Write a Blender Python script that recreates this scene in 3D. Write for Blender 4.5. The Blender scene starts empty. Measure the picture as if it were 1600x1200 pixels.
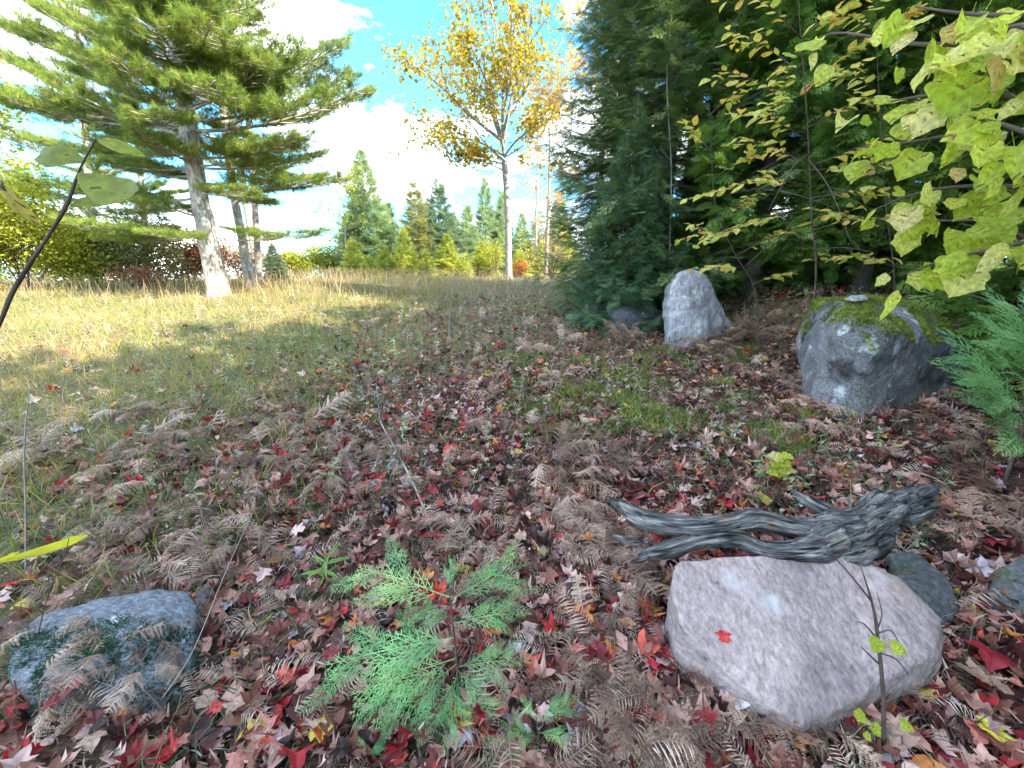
import bpy, bmesh, math, random
import numpy as np
from mathutils import Matrix, Vector
SC = bpy.context.scene
COL = SC.collection
rng = np.random.default_rng(7)
random.seed(7)
R = math.radians

# ------------------------------------------------------------------ camera, sky, sun, exposure
EYE = 1.5
PITCH = R(15.7)
F = 603.0                      # focal length in photograph pixels (1600 wide)
cam = bpy.data.cameras.new('camera')
cam.sensor_width = 36.0
cam.lens = 36.0 * F / 1600.0
cam.clip_start = 0.02
cam.clip_end = 3000
camo = bpy.data.objects.new('camera', cam)
COL.objects.link(camo)
camo.location = (0, 0, EYE)
camo.rotation_euler = (math.pi / 2 - PITCH, 0, 0)
SC.camera = camo

SUN_AZ, SUN_EL = 125.0, 35.5   # azimuth clockwise from +Y (the viewing direction)
world = bpy.data.worlds.new('World')
SC.world = world
world.use_nodes = True
wn, wl = world.node_tree.nodes, world.node_tree.links
wn.clear()
wout = wn.new('ShaderNodeOutputWorld')
wbg = wn.new('ShaderNodeBackground')
wbg.inputs['Strength'].default_value = 0.15
sky = wn.new('ShaderNodeTexSky')
sky.sky_type = 'NISHITA'
sky.sun_disc = False
sky.sun_elevation = R(SUN_EL)
sky.sun_rotation = R(SUN_AZ)
sky.altitude = 300
sky.air_density = 1.0
sky.dust_density = 1.2
sky.ozone_density = 1.5
wtc = wn.new('ShaderNodeTexCoord')
wmap = wn.new('ShaderNodeMapping')
wmap.inputs['Scale'].default_value = (1.3, 1.3, 2.6)
wmap.inputs['Location'].default_value = (0.35, 0.2, 0.1)
wno = wn.new('ShaderNodeTexNoise')
wno.inputs['Scale'].default_value = 2.3
wno.inputs['Detail'].default_value = 7
wno.inputs['Roughness'].default_value = 0.55
wra = wn.new('ShaderNodeValToRGB')
wra.color_ramp.elements[0].position = 0.50
wra.color_ramp.elements[1].position = 0.66
wmx = wn.new('ShaderNodeMix')
wmx.data_type = 'RGBA'
wmx.inputs['B'].default_value = (13.0, 12.9, 13.0, 1)
wl.new(wtc.outputs['Generated'], wmap.inputs['Vector'])
wl.new(wmap.outputs['Vector'], wno.inputs['Vector'])
wl.new(wno.outputs['Fac'], wra.inputs['Fac'])
wl.new(wra.outputs['Color'], wmx.inputs['Factor'])
wti = wn.new('ShaderNodeMix')
wti.data_type = 'RGBA'
wti.blend_type = 'MULTIPLY'
wti.inputs['Factor'].default_value = 1
wti.inputs['B'].default_value = (.44, .92, 1.04, 1)
wl.new(sky.outputs['Color'], wti.inputs['A'])
wl.new(wti.outputs['Result'], wmx.inputs['A'])
wl.new(wmx.outputs['Result'], wbg.inputs['Color'])
wl.new(wbg.outputs['Background'], wout.inputs['Surface'])

sun = bpy.data.lights.new('sun', 'SUN')
sun.energy = 5.0
sun.angle = R(0.5)
sun.color = (1.0, 0.91, 0.74)
suno = bpy.data.objects.new('sun', sun)
COL.objects.link(suno)
TO_SUN = Vector((math.sin(R(SUN_AZ)) * math.cos(R(SUN_EL)), math.cos(R(SUN_AZ)) * math.cos(R(SUN_EL)), math.sin(R(SUN_EL))))
suno.rotation_euler = TO_SUN.to_track_quat('Z', 'Y').to_euler()
suno.location = TO_SUN * 60

vs = SC.view_settings
SC.display_settings.display_device = 'sRGB'
vs.view_transform = 'Standard'
vs.look = 'None'
vs.exposure = 2.18
vs.gamma = 1.0
vs.use_curve_mapping = False
SC.cycles.use_denoising = True
SC.cycles.max_bounces = 6
SC.cycles.diffuse_bounces = 4
SC.cycles.glossy_bounces = 2
SC.cycles.transmission_bounces = 4
SC.cycles.transparent_max_bounces = 4
SC.cycles.caustics_reflective = False
SC.cycles.caustics_refractive = False

# ------------------------------------------------------------------ numeric helpers
def _hash(ix, iy, iz):
    n = (ix * 374761393 + iy * 668265263 + iz * 2147483647 % 1274126177) & 0xFFFFFFFF
    n = (n ^ (n >> 13)) * 1274126177 & 0xFFFFFFFF
    n = (n ^ (n >> 16)) * 2246822519 & 0xFFFFFFFF
    return ((n ^ (n >> 15)) & 0xFFFF) / 65535.0

def vnoise(P):
    P = np.asarray(P, float)
    i = np.floor(P).astype(np.int64)
    f = P - i
    f = f * f * (3 - 2 * f)
    out = 0
    for a in (0, 1):
        for b in (0, 1):
            for c in (0, 1):
                w = (f[:, 0] if a else 1 - f[:, 0]) * (f[:, 1] if b else 1 - f[:, 1]) * (f[:, 2] if c else 1 - f[:, 2])
                out = out + w * _hash(i[:, 0] + a + 5000, i[:, 1] + b + 5000, (i[:, 2] + c + 5000) * 7919)
    return out * 2 - 1

def fbm(P, octv=4, gain=.5):
    s, a, tot = 0, 1.0, 0
    P = np.asarray(P, float)
    for k in range(octv):
        s = s + a * vnoise(P * (2.03 ** k) + k * 17.3)
        tot += a
        a *= gain
    return s / tot

def n2(x, y, sc, seed=0.0, octv=3):
    x = np.atleast_1d(np.asarray(x, float)); y = np.atleast_1d(np.asarray(y, float))
    return fbm(np.stack([x * sc + seed, y * sc - seed, np.full_like(x, seed * 1.7)], 1), octv)

HY = [-60, -3, 0, 1, 2.5, 4, 6, 8, 10, 13, 18, 24, 34, 50, 90, 400]
HZ = [-1.0, -.1, 0, .01, .09, .22, .40, .58, .74, .95, 1.15, 1.31, 1.43, 1.3, .3, -6]
def hh(x, y):
    x = np.atleast_1d(np.asarray(x, float)); y = np.atleast_1d(np.asarray(y, float))
    z = 0
    for dy in (-.7, 0, .7):
        z = z + np.interp(y + dy, HY, HZ) / 3
    z = z + .06 * n2(x, y, .9, 3.1) + .07 * n2(x, y, .28, 8.2) * np.clip(y / 4, 0, 1)
    z = z + .05 * np.clip(x - 3.0, 0, 12) * .6
    z = z - .012 * np.clip(-x - 8, 0, 60)
    sx = np.clip((x - 2.9) / 2.2, 0, 1); sy = np.clip((y - 4.3) / 1.6, 0, 1)
    z = z + .55 * sx * sx * (3 - 2 * sx) * sy * sy * (3 - 2 * sy)
    return z
def hz(x, y):
    return float(hh(x, y)[0])

CP, SP = math.cos(PITCH), math.sin(PITCH)
def ray(px, py):
    a, b = px - 800.0, 600.0 - py
    return Vector((a, F * CP + b * SP, -F * SP + b * CP))
def at(px, py, Y):                     # the point seen at photograph pixel (px,py) whose distance ahead is Y
    d = ray(px, py)
    return Vector((0, 0, EYE)) + d * (Y / d.y)
def atz(px, py, z):
    d = ray(px, py)
    return Vector((0, 0, EYE)) + d * ((z - EYE) / d.z)
_ST = np.concatenate([np.linspace(.3, 4, 300), np.geomspace(4.01, 200, 500)])
def on(px, py):                        # the ground point seen at a photograph pixel
    d = ray(px, py)
    t = _ST / d.y
    x, y, z = d.x * t, d.y * t, EYE + d.z * t
    below = np.nonzero(z < hh(x, y))[0]
    k = below[0] if len(below) else len(_ST) - 1
    return Vector((x[k], y[k], hz(x[k], y[k])))

# ------------------------------------------------------------------ mesh helpers
class TB:
    """collects triangles"""
    def __init__(s):
        s.v = []; s.t = []
    def tri(s, a, b, c):
        n = len(s.v); s.v += [a, b, c]; s.t.append((n, n + 1, n + 2))
    def ribbon(s, pts, w, side):
        pts = [np.asarray(p, float) for p in pts]
        n0 = len(s.v)
        side = np.asarray(side, float)
        for p, ww in zip(pts, w):
            s.v += [p - side * ww / 2, p + side * ww / 2]
        for i in range(len(pts) - 1):
            a = n0 + 2 * i
            s.t += [(a, a + 1, a + 3), (a, a + 3, a + 2)]
    def fan(s, c, ring):
        n = len(s.v); s.v.append(c); s.v += list(ring)
        m = len(ring)
        for i in range(m):
            s.t.append((n, n + 1 + i, n + 1 + (i + 1) % m))
    def done(s):
        return np.array(s.v, float).reshape(-1, 3), np.array(s.t, np.int64).reshape(-1, 3)

def mesh(name, V, T, mats, rnd=None, grain=None, smooth=False, mi=None, extra=None):
    me = bpy.data.meshes.new(name)
    V = np.asarray(V, np.float32); T = np.asarray(T, np.int32)
    me.vertices.add(len(V)); me.vertices.foreach_set('co', V.ravel())
    me.loops.add(T.size); me.loops.foreach_set('vertex_index', T.ravel())
    me.polygons.add(len(T))
    k = T.shape[1]
    me.polygons.foreach_set('loop_start', np.arange(0, T.size, k, dtype=np.int32))
    try:
        me.polygons.foreach_set('loop_total', np.full(len(T), k, np.int32))
    except Exception:
        pass
    if not isinstance(mats, (list, tuple)):
        mats = [mats]
    for m in mats:
        me.materials.append(m)
    if mi is not None:
        me.polygons.foreach_set('material_index', np.asarray(mi, np.int32))
    me.polygons.foreach_set('use_smooth', np.full(len(T), bool(smooth)))
    if rnd is not None:
        me.attributes.new('rnd', 'FLOAT', 'POINT').data.foreach_set('value', np.asarray(rnd, np.float32))
    if grain is not None:
        me.attributes.new('grain', 'FLOAT_VECTOR', 'POINT').data.foreach_set('vector', np.asarray(grain, np.float32).ravel())
    for kx, vv in (extra or {}).items():
        me.attributes.new(kx, 'FLOAT', 'POINT').data.foreach_set('value', np.asarray(vv, np.float32))
    me.update(calc_edges=True)
    return me

def link(name, data, parent=None, label=None, cat=None, group=None, kind=None, loc=None):
    o = bpy.data.objects.new(name, data)
    COL.objects.link(o)
    if parent is not None:
        o.parent = parent
    if label: o['label'] = label
    if cat: o['category'] = cat
    if group: o['group'] = group
    if kind: o['kind'] = kind
    if loc is not None: o.location = loc
    return o

def frames(D, U):
    """columns: X along D, Z near U"""
    D = D / np.maximum(np.linalg.norm(D, axis=1, keepdims=True), 1e-9)
    Y = np.cross(U, D)
    Y = Y / np.maximum(np.linalg.norm(Y, axis=1, keepdims=True), 1e-9)
    Z = np.cross(D, Y)
    return np.stack([D, Y, Z], 2)

def scatter(temps, P, M, rnd, which=None):
    """many copies of small templates joined: P (N,3) positions, M (N,3,3) rotation*scale"""
    N = len(P)
    if which is None:
        which = rng.integers(0, len(temps), N)
    Vs, Ts, Rs = [], [], []
    off = 0
    for k, (tv, tt) in enumerate(temps):
        idx = np.nonzero(which == k)[0]
        if len(idx) == 0:
            continue
        v = np.einsum('nij,kj->nki', M[idx], tv) + P[idx][:, None, :]
        t = tt[None] + (np.arange(len(idx)) * len(tv))[:, None, None] + off
        Vs.append(v.reshape(-1, 3)); Ts.append(t.reshape(-1, 3))
        Rs.append(np.repeat(rnd[idx], len(tv)))
        off += len(idx) * len(tv)
    return np.concatenate(Vs), np.concatenate(Ts), np.concatenate(Rs)

def sweep(pts, rad, seg=8, ridge=0., ridge_n=7, noise=0., nsc=2., seed=0., cap=True, sub=4, flat=None):
    """a tapered tube through pts; returns V, T, grain"""
    pts = np.array([tuple(p) for p in pts], float); rad = np.asarray(rad, float)
    n = len(pts)
    s = np.linspace(0, n - 1, (n - 1) * sub + 1)
    def cr(A):
        A = np.asarray(A, float)
        ext = np.concatenate([[2 * A[0] - A[1]], A, [2 * A[-1] - A[-2]]])
        i = np.minimum(s.astype(int), n - 2); t = (s - i)
        t = t[:, None] if A.ndim > 1 else t
        p0, p1, p2, p3 = ext[i], ext[i + 1], ext[i + 2], ext[i + 3]
        return .5 * (2 * p1 + (p2 - p0) * t + (2 * p0 - 5 * p1 + 4 * p2 - p3) * t ** 2 + (3 * p1 - p0 - 3 * p2 + p3) * t ** 3)
    C = cr(pts); r = np.maximum(cr(rad), .0006)
    Tn = np.gradient(C, axis=0)
    Tn /= np.maximum(np.linalg.norm(Tn, axis=1, keepdims=True), 1e-9)
    ref = np.array([0, 0, 1.]) if abs(Tn[:, 2]).mean() < .8 else np.array([1., 0, 0])
    A = np.cross(np.broadcast_to(ref, Tn.shape), Tn); A /= np.maximum(np.linalg.norm(A, axis=1, keepdims=True), 1e-9)
    B = np.cross(Tn, A)
    L = np.concatenate([[0], np.cumsum(np.linalg.norm(np.diff(C, axis=0), axis=1))])
    th = np.linspace(0, 2 * math.pi, seg, endpoint=False)
    m = len(C)
    rr = np.repeat(r[:, None], seg, 1)
    ca, sa = np.cos(th)[None], np.sin(th)[None]
    if ridge or noise:
        Q = np.stack([np.repeat(L[:, None], seg, 1) * .9 * nsc + seed, np.repeat(ca * ridge_n * .5, m, 0), np.repeat(sa * ridge_n * .5, m, 0) + seed], 2).reshape(-1, 3)
        rr = rr * (1 + ridge * fbm(Q, 3).reshape(m, seg) * 1.6)
        Q2 = np.stack([np.repeat(L[:, None], seg, 1) * 3 * nsc + seed, np.repeat(ca * 1.3, m, 0), np.repeat(sa * 1.3, m, 0)], 2).reshape(-1, 3)
        rr = rr * (1 + noise * fbm(Q2, 2).reshape(m, seg) * 1.6)
    fl = 1.0 if flat is None else flat
    V = C[:, None] + rr[..., None] * (ca[..., None] * A[:, None] + fl * sa[..., None] * B[:, None])
    g = np.stack([np.repeat(L[:, None], seg, 1) + seed, ca * rr, sa * rr], 2)
    V = V.reshape(-1, 3); g = g.reshape(-1, 3)
    T = []
    i = np.arange(m - 1)[:, None] * seg; j = np.arange(seg)[None]; j2 = (j + 1) % seg
    a, b, c, d = i + j, i + j2, i + seg + j2, i + seg + j
    T = np.concatenate([np.stack([a, b, c], 2).reshape(-1, 3), np.stack([a, c, d], 2).reshape(-1, 3)])
    if cap:
        nv = len(V)
        V = np.concatenate([V, C[:1], C[-1:]]); g = np.concatenate([g, [[L[0] + seed, 0, 0]], [[L[-1] + seed, 0, 0]]])
        j = np.arange(seg); j2 = (j + 1) % seg
        T = np.concatenate([T, np.stack([np.full(seg, nv), j2, j], 1), np.stack([np.full(seg, nv + 1), (m - 1) * seg + j, (m - 1) * seg + j2], 1)])
    return V, T, g

def joinm(parts):
    Vs, Ts, Gs = [], [], []
    off = 0
    for v, t, g in parts:
        Vs.append(v); Ts.append(t + off); Gs.append(g); off += len(v)
    return np.concatenate(Vs), np.concatenate(Ts), np.concatenate(Gs)

# ------------------------------------------------------------------ materials
def nmat(name):
    m = bpy.data.materials.new(name); m.use_nodes = True
    nt = m.node_tree; nt.nodes.clear()
    return m, nt.nodes, nt.links

def ramp(nodes, stops, const=False):
    r = nodes.new('ShaderNodeValToRGB')
    cr = r.color_ramp
    if const: cr.interpolation = 'CONSTANT'
    while len(cr.elements) < len(stops):
        cr.elements.new(.5)
    for e, (p, c) in zip(cr.elements, stops):
        e.position = p
    for e, (p, c) in zip(cr.elements, stops):
        e.position = p; e.color = (*c, 1)
    return r

def leaf_mat(name, stops, src='rnd', transl=.35, rough=.55, spec=.3, spots=None, spot_scale=30., const=False, vary=.35, vary_scale=6., tr_gain=1.3, veins=None, veins_tint=(1.35, 1.3, 1.2)):
    """foliage: colour picked per leaf, mottled, lets light through"""
    m, N, L = nmat(name)
    out = N.new('ShaderNodeOutputMaterial')
    if src == 'rnd':
        a = N.new('ShaderNodeAttribute'); a.attribute_name = 'rnd'; fac = a.outputs['Fac']
    else:
        a = N.new('ShaderNodeObjectInfo'); fac = a.outputs['Random']
    rp = ramp(N, stops, const)
    L.new(fac, rp.inputs['Fac'])
    tc = N.new('ShaderNodeTexCoord')
    no = N.new('ShaderNodeTexNoise'); no.inputs['Scale'].default_value = vary_scale; no.inputs['Detail'].default_value = 3
    L.new(tc.outputs['Object'], no.inputs['Vector'])
    mr = N.new('ShaderNodeMapRange')
    mr.inputs['From Min'].default_value = .3; mr.inputs['From Max'].default_value = .7
    mr.inputs['To Min'].default_value = 1 - vary; mr.inputs['To Max'].default_value = 1 + vary
    L.new(no.outputs['Fac'], mr.inputs['Value'])
    mu = N.new('ShaderNodeMix'); mu.data_type = 'RGBA'; mu.blend_type = 'MULTIPLY'; mu.inputs['Factor'].default_value = 1
    L.new(rp.outputs['Color'], mu.inputs['A']); L.new(mr.outputs['Result'], mu.inputs['B'])
    col = mu.outputs['Result']
    if spots:
        n3 = N.new('ShaderNodeTexNoise'); n3.inputs['Scale'].default_value = spot_scale; n3.inputs['Detail'].default_value = 5
        L.new(tc.outputs['Object'], n3.inputs['Vector'])
        sr = ramp(N, [(spots[1], (0, 0, 0)), (min(1, spots[1] + .08), (1, 1, 1))])
        L.new(n3.outputs['Fac'], sr.inputs['Fac'])
        mx = N.new('ShaderNodeMix'); mx.data_type = 'RGBA'
        mx.inputs['B'].default_value = (*spots[0], 1)
        L.new(sr.outputs['Color'], mx.inputs['Factor']); L.new(col, mx.inputs['A'])
        col = mx.outputs['Result']
    if veins:
        sx = N.new('ShaderNodeSeparateXYZ'); L.new(tc.outputs['Object'], sx.inputs[0])
        def mth(op, a, b=None):
            k = N.new('ShaderNodeMath'); k.operation = op
            for q, vv in enumerate((a, b)):
                if vv is None: continue
                if isinstance(vv, (int, float)): k.inputs[q].default_value = vv
                else: L.new(vv, k.inputs[q])
            return k.outputs[0]
        if veins == 'palm':
            an = mth('ARCTAN2', sx.outputs['Y'], mth('ADD', sx.outputs['X'], .02))
            f_ = mth('ABSOLUTE', mth('SINE', mth('MULTIPLY', an, 5.2)))
        else:
            ay = mth('ABSOLUTE', sx.outputs['Y'])
            f_ = mth('MINIMUM', mth('ABSOLUTE', mth('SINE', mth('MULTIPLY', mth('SUBTRACT', sx.outputs['X'], ay), 24.))), mth('MULTIPLY', ay, 14.))
        vr = ramp(N, [(0, (1, 1, 1)), (.16, (0, 0, 0))]); L.new(f_, vr.inputs['Fac'])
        vx = N.new('ShaderNodeMix'); vx.data_type = 'RGBA'; vx.blend_type = 'MULTIPLY'; vx.inputs['B'].default_value = (*veins_tint, 1)
        L.new(vr.outputs['Color'], vx.inputs['Factor']); L.new(col, vx.inputs['A']); col = vx.outputs['Result']
    pb = N.new('ShaderNodeBsdfPrincipled')
    pb.inputs['Roughness'].default_value = rough
    pb.inputs['Specular IOR Level'].default_value = spec
    L.new(col, pb.inputs['Base Color'])
    if transl > 0:
        tr = N.new('ShaderNodeBsdfTranslucent')
        g = N.new('ShaderNodeMix'); g.data_type = 'RGBA'; g.blend_type = 'MULTIPLY'; g.inputs['Factor'].default_value = 1
        g.inputs['B'].default_value = (tr_gain, tr_gain, tr_gain * .7, 1)
        L.new(col, g.inputs['A']); L.new(g.outputs['Result'], tr.inputs['Color'])
        mix = N.new('ShaderNodeMixShader'); mix.inputs['Fac'].default_value = transl
        L.new(pb.outputs['BSDF'], mix.inputs[1]); L.new(tr.outputs['BSDF'], mix.inputs[2])
        L.new(mix.outputs['Shader'], out.inputs['Surface'])
    else:
        L.new(pb.outputs['BSDF'], out.inputs['Surface'])
    return m

def bark_mat(name, stops, along=3., across=40., bump=.6, lichen=None, rough=.85):
    m, N, L = nmat(name)
    out = N.new('ShaderNodeOutputMaterial'); pb = N.new('ShaderNodeBsdfPrincipled')
    a = N.new('ShaderNodeAttribute'); a.attribute_name = 'grain'
    mp = N.new('ShaderNodeMapping'); mp.inputs['Scale'].default_value = (along, across, across)
    L.new(a.outputs['Vector'], mp.inputs['Vector'])
    no = N.new('ShaderNodeTexNoise'); no.inputs['Scale'].default_value = 1; no.inputs['Detail'].default_value = 6; no.inputs['Roughness'].default_value = .65
    L.new(mp.outputs['Vector'], no.inputs['Vector'])
    rp = ramp(N, stops); L.new(no.outputs['Fac'], rp.inputs['Fac'])
    col = rp.outputs['Color']
    if lichen:
        n2_ = N.new('ShaderNodeTexNoise'); n2_.inputs['Scale'].default_value = lichen[1]; n2_.inputs['Detail'].default_value = 4
        L.new(a.outputs['Vector'], n2_.inputs['Vector'])
        r2 = ramp(N, [(lichen[2], (0, 0, 0)), (lichen[2] + .1, (1, 1, 1))]); L.new(n2_.outputs['Fac'], r2.inputs['Fac'])
        mx = N.new('ShaderNodeMix'); mx.data_type = 'RGBA'; mx.inputs['B'].default_value = (*lichen[0], 1)
        L.new(r2.outputs['Color'], mx.inputs['Factor']); L.new(col, mx.inputs['A']); col = mx.outputs['Result']
    bp = N.new('ShaderNodeBump'); bp.inputs['Strength'].default_value = bump; bp.inputs['Distance'].default_value = .02
    L.new(no.outputs['Fac'], bp.inputs['Height']); L.new(bp.outputs['Normal'], pb.inputs['Normal'])
    L.new(col, pb.inputs['Base Color']); pb.inputs['Roughness'].default_value = rough
    pb.inputs['Specular IOR Level'].default_value = .25
    L.new(pb.outputs['BSDF'], out.inputs['Surface'])
    return m

def rock_mat(name, base, grain_sc=60., patches=(), streak=None, bump=.5, rough=.8):
    """base: ramp stops over a fine speckle; patches: (colour, scale, threshold, softness, vec-scale)"""
    m, N, L = nmat(name)
    out = N.new('ShaderNodeOutputMaterial'); pb = N.new('ShaderNodeBsdfPrincipled')
    tc = N.new('ShaderNodeTexCoord')
    fine = N.new('ShaderNodeTexNoise'); fine.inputs['Scale'].default_value = grain_sc; fine.inputs['Detail'].default_value = 8; fine.inputs['Roughness'].default_value = .75
    if streak:
        mp = N.new('ShaderNodeMapping'); mp.inputs['Rotation'].default_value = streak[0]; mp.inputs['Scale'].default_value = streak[1]
        L.new(tc.outputs['Object'], mp.inputs['Vector']); L.new(mp.outputs['Vector'], fine.inputs['Vector'])
    else:
        L.new(tc.outputs['Object'], fine.inputs['Vector'])
    rp = ramp(N, base); L.new(fine.outputs['Fac'], rp.inputs['Fac'])
    col = rp.outputs['Color']
    big = N.new('ShaderNodeTexNoise'); big.inputs['Scale'].default_value = 3.2; big.inputs['Detail'].default_value = 6
    L.new(tc.outputs['Object'], big.inputs['Vector'])
    br = ramp(N, [(.3, (.62, .62, .64)), (.7, (1.25, 1.22, 1.2))]); L.new(big.outputs['Fac'], br.inputs['Fac'])
    mu = N.new('ShaderNodeMix'); mu.data_type = 'RGBA'; mu.blend_type = 'MULTIPLY'; mu.inputs['Factor'].default_value = 1
    L.new(col, mu.inputs['A']); L.new(br.outputs['Color'], mu.inputs['B']); col = mu.outputs['Result']
    for k, (c, sc, th, soft) in enumerate(patches):
        pn = N.new('ShaderNodeTexNoise'); pn.inputs['Scale'].default_value = sc; pn.inputs['Detail'].default_value = 7; pn.inputs['Roughness'].default_value = .65
        ad = N.new('ShaderNodeVectorMath'); ad.inputs[1].default_value = (k * 3.7 + 1, k * 1.3, k * 5.1)
        L.new(tc.outputs['Object'], ad.inputs[0]); L.new(ad.outputs['Vector'], pn.inputs['Vector'])
        pr = ramp(N, [(th, (0, 0, 0)), (th + soft, (1, 1, 1))]); L.new(pn.outputs['Fac'], pr.inputs['Fac'])
        mx = N.new('ShaderNodeMix'); mx.data_type = 'RGBA'; mx.inputs['B'].default_value = (*c, 1)
        L.new(pr.outputs['Color'], mx.inputs['Factor']); L.new(col, mx.inputs['A']); col = mx.outputs['Result']
    vo = N.new('ShaderNodeTexNoise'); vo.inputs['Scale'].default_value = grain_sc * .35; vo.inputs['Detail'].default_value = 8
    L.new(tc.outputs['Object'], vo.inputs['Vector'])
    bp = N.new('ShaderNodeBump'); bp.inputs['Strength'].default_value = bump; bp.inputs['Distance'].default_value = .02
    L.new(vo.outputs['Fac'], bp.inputs['Height']); L.new(bp.outputs['Normal'], pb.inputs['Normal'])
    L.new(col, pb.inputs['Base Color']); pb.inputs['Roughness'].default_value = rough
    pb.inputs['Specular IOR Level'].default_value = .3
    L.new(pb.outputs['BSDF'], out.inputs['Surface'])
    return m

M = {}
M['pine_bark'] = bark_mat('pine_bark', [(.3, (.08, .062, .055)), (.5, (.27, .23, .205)), (.7, (.46, .41, .37))], 5, 22, .9, lichen=((.48, .46, .43), 4., .55))
M['spruce_bark'] = bark_mat('spruce_bark', [(.3, (.05, .04, .035)), (.6, (.17, .14, .125)), (.8, (.28, .24, .22))], 8, 30, .6)
M['grey_bark'] = bark_mat('grey_bark', [(.3, (.11, .095, .085)), (.55, (.27, .235, .21)), (.8, (.40, .36, .33))], 5, 26, .6)
M['twig_bark'] = bark_mat('twig_bark', [(.3, (.05, .034, .03)), (.7, (.14, .10, .085))], 12, 60, .2)
M['pale_twig'] = bark_mat('pale_twig', [(.3, (.22, .19, .18)), (.7, (.42, .38, .36))], 12, 60, .2)
def driftwood_mat():
    m, N, L = nmat('driftwood')
    out = N.new('ShaderNodeOutputMaterial'); pb = N.new('ShaderNodeBsdfPrincipled')
    a = N.new('ShaderNodeAttribute'); a.attribute_name = 'grain'
    def noise(sc, detail=6, rough=.6):
        mp = N.new('ShaderNodeMapping'); mp.inputs['Scale'].default_value = sc
        L.new(a.outputs['Vector'], mp.inputs['Vector'])
        n_ = N.new('ShaderNodeTexNoise'); n_.inputs['Scale'].default_value = 1; n_.inputs['Detail'].default_value = detail; n_.inputs['Roughness'].default_value = rough
        L.new(mp.outputs['Vector'], n_.inputs['Vector'])
        return n_.outputs['Fac']
    fine, coarse, big, crack = noise((9, 170, 170)), noise((7, 34, 34), 4), noise((11, 14, 14), 5), noise((3.5, 75, 75), 3)
    r1 = ramp(N, [(.30, (.06, .06, .064)), (.5, (.155, .15, .152)), (.7, (.36, .345, .33))]); L.new(fine, r1.inputs['Fac'])
    r2 = ramp(N, [(.36, (.14, .14, .155)), (.5, (.55, .55, .56)), (.66, (1.25, 1.22, 1.18))]); L.new(coarse, r2.inputs['Fac'])
    r3 = ramp(N, [(.56, (1, 1, 1)), (.68, (1.1, .78, .52))]); L.new(big, r3.inputs['Fac'])
    r4 = ramp(N, [(.36, (.06, .06, .06)), (.42, (1, 1, 1))]); L.new(crack, r4.inputs['Fac'])
    col = r1.outputs['Color']
    for r_ in (r2, r3, r4):
        mu = N.new('ShaderNodeMix'); mu.data_type = 'RGBA'; mu.blend_type = 'MULTIPLY'; mu.inputs['Factor'].default_value = 1
        L.new(col, mu.inputs['A']); L.new(r_.outputs['Color'], mu.inputs['B']); col = mu.outputs['Result']
    ad = N.new('ShaderNodeMath'); ad.operation = 'ADD'; L.new(coarse, ad.inputs[0]); L.new(r4.outputs['Color'], ad.inputs[1])
    bp = N.new('ShaderNodeBump'); bp.inputs['Strength'].default_value = .8; bp.inputs['Distance'].default_value = .008
    L.new(ad.outputs[0], bp.inputs['Height']); L.new(bp.outputs['Normal'], pb.inputs['Normal'])
    L.new(col, pb.inputs['Base Color']); pb.inputs['Roughness'].default_value = .8; pb.inputs['Specular IOR Level'].default_value = .3
    L.new(pb.outputs['BSDF'], out.inputs['Surface'])
    return m
M['driftwood'] = driftwood_mat()
M['pine_needles'] = leaf_mat('pine_needles', [(0, (.075, .13, .03)), (.4, (.15, .22, .04)), (.75, (.28, .32, .06)), (1, (.46, .36, .08))], transl=.4, vary=.2, vary_scale=2.)
M['spruce_needles'] = leaf_mat('spruce_needles', [(0, (.055, .10, .04)), (.5, (.115, .185, .07)), (1, (.21, .27, .105))], transl=.25, vary=.25, vary_scale=3.)
M['young_spruce'] = leaf_mat('young_spruce', [(0, (.04, .095, .05)), (.5, (.08, .165, .08)), (1, (.14, .23, .11))], transl=.15, vary=.25, vary_scale=3.)
M['cedar'] = leaf_mat('cedar', [(0, (.075, .155, .03)), (.5, (.16, .28, .06)), (1, (.31, .41, .11))], transl=.4, vary=.3, vary_scale=2.)
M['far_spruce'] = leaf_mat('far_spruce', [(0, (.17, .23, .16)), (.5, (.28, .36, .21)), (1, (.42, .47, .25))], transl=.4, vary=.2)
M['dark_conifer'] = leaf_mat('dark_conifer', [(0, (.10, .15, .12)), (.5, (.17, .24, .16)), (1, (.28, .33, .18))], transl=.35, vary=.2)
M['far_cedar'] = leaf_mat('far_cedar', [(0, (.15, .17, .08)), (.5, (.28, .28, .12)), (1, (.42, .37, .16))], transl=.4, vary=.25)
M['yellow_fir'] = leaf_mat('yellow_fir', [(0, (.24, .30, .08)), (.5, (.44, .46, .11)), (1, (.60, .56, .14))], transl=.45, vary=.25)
M['oak_leaves'] = leaf_mat('oak_leaves', [(0, (.13, .11, .045)), (.3, (.27, .21, .035)), (.65, (.43, .34, .035)), (.88, (.47, .29, .05)), (1, (.32, .19, .12))], transl=.45, vary=.2)
M['orange_leaves'] = leaf_mat('orange_leaves', [(0, (.28, .10, .03)), (.4, (.48, .22, .05)), (.8, (.55, .34, .09)), (1, (.6, .33, .22))], transl=.45, vary=.2)
M['peach_leaves'] = leaf_mat('peach_leaves', [(0, (.5, .26, .10)), (.5, (.6, .40, .2)), (1, (.62, .42, .32))], transl=.45, vary=.2)
M['red_orange'] = leaf_mat('red_orange', [(0, (.35, .06, .02)), (1, (.6, .17, .03))], transl=.4)
M['pink_leaves'] = leaf_mat('pink_leaves', [(0, (.45, .22, .16)), (1, (.65, .42, .32))], transl=.4)
M['yellow_bush'] = leaf_mat('yellow_bush', [(0, (.12, .15, .025)), (.5, (.32, .33, .04)), (1, (.52, .47, .06))], transl=.4, vary=.25)
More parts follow.
